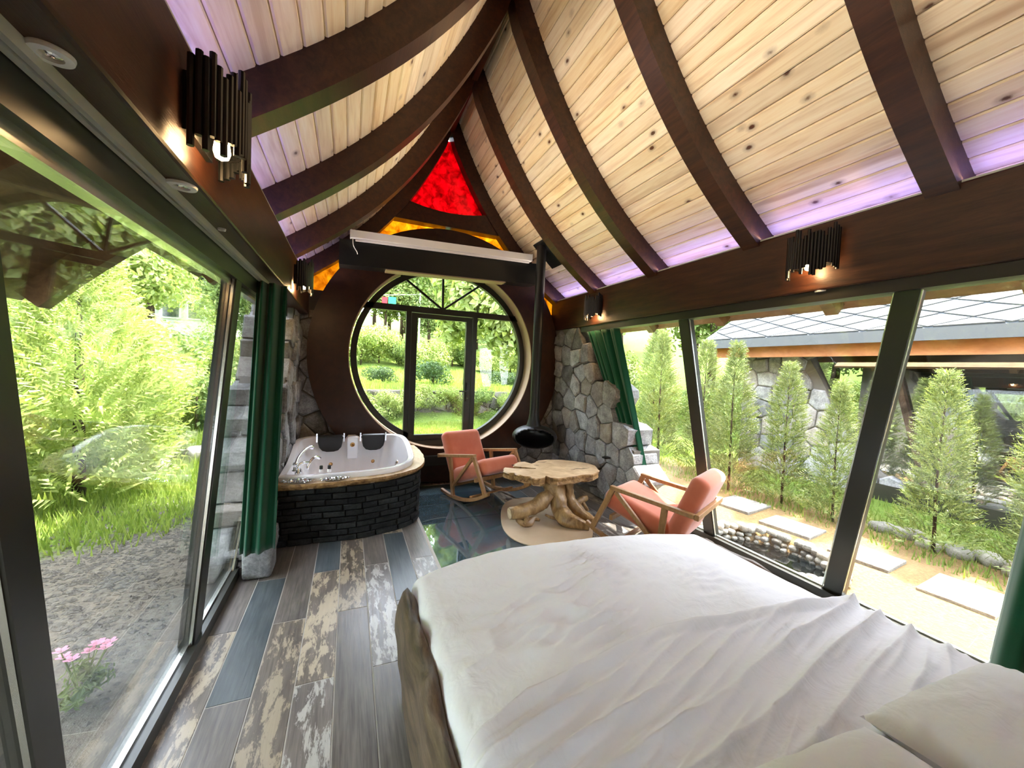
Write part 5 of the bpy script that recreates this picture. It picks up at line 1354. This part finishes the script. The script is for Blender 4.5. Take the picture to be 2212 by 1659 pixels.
# rubble retaining wall across the lawn
rw = obj('retaining_wall', box(-2.6, 6.5, 9.32, 9.55, 0.0, 0.92), MT['smortar'], label='low rubble retaining wall across the lawn', cat='wall', center=False)
pts = jitter_pts(-2.6, 6.5, 0.25, 1.1, 0.34, 0.27, sr, 0.34)
build_stones(rw, pts, (-2.6, 6.5, 0.1, 1.12), lambda p: True, lambda u, v, d: (u, 9.32 - d, v), 0.02, (0.02, 0.10), 0.02, 'pebble')
for i, (x, z) in enumerate(((-1.2, 0.5), (0.2, 0.45), (0.9, 0.8), (2.0, 0.42), (2.7, 0.75), (3.3, 0.4), (-0.4, 0.85), (4.4, 0.6), (1.5, 0.95), (0.4, 0.98), (2.2, 0.98), (3.0, 1.0), (3.8, 0.95), (1.2, 0.5), (0.6, 0.62))):
    plant('buB' if i % 2 else 'buA', x, 9.2, 0.34 + 0.05 * (i % 3), 'weedy tuft growing out of the retaining wall', 'bush', 'tufts on the retaining wall', z=z - 0.28)

for i, (x, y, s) in enumerate(((-2.2, 8.0, 0.55), (-2.7, 7.4, 0.4))):
    m = Matrix.Translation((x, y, hgt(x, y) + s * 0.12)) @ Matrix.Rotation(0.5 + i, 4, 'Z')
    obj('boulder', MB().add(rbox(s, s * 0.8, s * 0.4, s * 0.13, 2), m).vf, MT['river'], smooth=True, label=('larger' if i == 0 else 'smaller') + ' pale boulder on the grass near the stone wall end', cat='boulder', group='pale boulders')
for i in range(11):
    x, y, s = 6.25 + 0.08 * math.sin(i * 2.1), 2.55 - 0.22 * i, vr.uniform(0.14, 0.22)
    m = Matrix.Translation((x, y, hgt(x, y) + s * 0.2)) @ Matrix.Rotation(vr.uniform(0, 3), 4, 'Z')
    obj('border_rock', MB().add(rbox(s * 1.3, s, s * 0.65, s * 0.28, 2), m).vf, MT['river'], smooth=True, label='pale border rock in the row under the cypresses', cat='rock', group='border rocks under the cypresses')

# white pipe frame, flags and a far house
pf = empty('pipe_frame', (0.2, 18.5, hgt(0.2, 18.5)), 'thin white pipe frame standing in the far bushes', 'frame')
zf = hgt(0.2, 18.5)
for x in (-0.8, 0.1, 1.0): obj('post', tube([(x, 18.4, zf), (x, 18.4, 3.25)], 0.03, 8), MT['white'], pf)
obj('crossbar', tube([(-1.2, 18.4, 3.25), (1.4, 18.4, 3.25)], 0.035, 8), MT['white'], pf)
fl = empty('flag_line', (2.0, 18.0, hgt(2, 18)), 'red and green flags on a line between poles', 'flag')
zp = 1.7 + 18.0 * 0.155
obj('pole', tube([(2.9, 18, hgt(2.9, 18)), (2.9, 18, zp + 0.5)], 0.04, 8), MT['white'], fl)
obj('line', tube([(1.0, 18, zp + 0.2), (2.9, 18, zp + 0.45)], 0.012, 6), MT['white'], fl)
obj('red_flag', box(1.25, 1.48, 17.99, 18.01, zp - 0.20, zp + 0.16), MT['flagr'], fl); obj('green_flag', box(1.52, 1.85, 17.99, 18.01, zp - 0.18, zp + 0.20), MT['flagg'], fl)
hs = empty('far_house', (-6.4, 22.5, 2.4), 'white plastered house far behind the thicket', 'house')
obj('wall', box(-8.0, -5.2, 21.5, 24.5, 2.0, 6.0), MT['plaster'], hs)
obj('roof', prism([(-8.3, 5.9), (-4.9, 5.9), (-6.6, 6.9)], 'y', 21.2, 24.8), MT['roofdark'], hs)
for x in (-7.6, -6.7, -5.9):
    for z in (3.3, 4.7):
        f_ = obj('window', box(x, x + 0.7, 21.44, 21.5, z, z + 0.8), MT['white'], hs); obj('pane', box(x + 0.07, x + 0.63, 21.42, 21.44, z + 0.07, z + 0.73), MT['pane'], f_)

# ------------------------------------------------------------------ the neighbouring cabin
cb = empty('neighbour_cabin', (8.5, 2.5, -0.15), 'neighbouring cabin with silver diamond shingle roof and stone wall', 'cabin')
EX, EZ, SL = 7.2, 2.50, math.tan(R(33))
dk = MB()
v0 = [(EX, -4, EZ), (EX, 6.25, EZ), (10.8, 5.9, EZ + 3.6 * SL), (10.8, -4, EZ + 3.6 * SL)]
v1 = [(x, y, z - 0.13) for x, y, z in v0]
dk.add((v0 + v1, [(0, 3, 2, 1), (4, 5, 6, 7), (0, 1, 5, 4), (1, 2, 6, 5), (2, 3, 7, 6), (3, 0, 4, 7)]))
obj('roof_deck', dk.vf, MT['pane'], cb)
def shingle(yc, sc, hw, hs_):
    """one diamond slate on the roof plane: yc along the eave, sc up the slope"""
    c, s = math.cos(R(33)), math.sin(R(33)); nx, nz_ = -s, c
    pts_ = [(yc - hw, sc), (yc, sc - hs_), (yc + hw, sc), (yc, sc + hs_)]
    P_ = lambda y, t, d: (EX + t * c + nx * d, y, EZ + t * s + nz_ * d)
    poly = [(y, max(t, 0.0)) for y, t in pts_]
    if max(t for _, t in poly) < 0.02: return
    poly = clip_poly(pts_, 0, -1, 0.0)
    poly = clip_poly(poly, 1, 0.06, 6.22)
    if len(poly) < 3 or area(poly) < 0.003: return
    poly = inset(poly, 0.013)
    if len(poly) < 3: return
    n_ = len(poly); t_low = min(t for _, t in poly); v = []
    for d in (0.0, 1.0):
        for y, t in poly: v.append(P_(y, t, 0.002 if d == 0 else 0.022 - 0.018 * (t - t_low) / (2 * hs_)))
    f = [tuple(range(n_)), tuple(range(n_, 2 * n_))[::-1]] + [(i, n_ + i, n_ + (i + 1) % n_, (i + 1) % n_) for i in range(n_)]
    obj('shingle', (v, f), MT['shingle'], cb)
HW, HS = 0.36, 0.21
for r_i in range(0, 13):
    for c_i in range(-2, 10):
        shingle(-0.6 + c_i * 2 * HW + (HW if r_i % 2 else 0), r_i * HS, HW, HS)
obj('gutter', box(EX - 0.015, EX + 0.01, -4, 6.25, EZ - 0.17, EZ - 0.004), MT['shingle'], cb)
obj('fascia', box(EX + 0.16, EX + 0.22, -4, 6.0, EZ - 0.36, EZ - 0.10), MT['fascia'], cb)
obj('soffit', box(EX + 0.01, 8.1, -4, 6.0, EZ - 0.16, EZ - 0.13), MT['fascia'], cb)
wallp = [(5.75, -0.3), (5.75, 2.40), (4.50, 2.40), (4.45, 2.1), (4.25, 1.75), (4.05, 1.35), (3.85, 1.05), (3.65, 0.75), (3.45, 0.4), (3.1, 0.15), (3.0, -0.3)]
n = len(wallp); v = [(7.92, y, z) for y, z in wallp] + [(8.3, y, z) for y, z in wallp]
sw = obj('stone_wall', (v, [tuple(range(n)), tuple(range(n, 2 * n))[::-1]] + [(i, (i + 1) % n, n + (i + 1) % n, n + i) for i in range(n)]), MT['smortar'], cb)
pts = jitter_pts(2.7, 5.9, -0.2, 2.4, 0.36, 0.32, sr, 0.36)
build_stones(sw, pts, (2.7, 5.75, -0.25, 2.38), lambda p: inside(wallp, *p), lambda u, v, d: (7.92 - d, u, v), 0.05, (0.02, 0.07), 0.012)
obj('glass_front', ([(7.95, -4, 0.1), (7.95, 3.4, 0.1), (8.02, 4.5, 2.35), (8.02, -4, 2.35), (7.96, -4, 0.1), (7.96, 3.4, 0.1), (8.03, 4.5, 2.35), (8.03, -4, 2.35)],
    [(3, 2, 1, 0), (4, 5, 6, 7), (0, 1, 5, 4), (1, 2, 6, 5), (2, 3, 7, 6), (3, 0, 4, 7)]), MT['teal'], cb)
obj('sill', box(7.85, 8.1, -4, 3.4, -0.3, 0.12), MT['frame'], cb)
for yt, yb in ((3.35, 2.75), (1.6, 1.9), (0.1, 0.4)): obj('mullion', bar((7.98, yt, 2.35), (7.92, yb, 0.1), 0.10, 0.08, (0, 1, 0)), MT['trunk'], cb)
obj('inner_wall', box(10.6, 10.8, -4, 5.7, -0.3, 4.6), MT['reveal'], cb); obj('end_wall', box(8.3, 10.7, 5.5, 5.75, -0.3, 3.4), MT['smortar'], cb); obj('inner_floor', box(8.1, 10.7, -4, 5.6, -0.3, -0.05), MT['soffit'], cb)
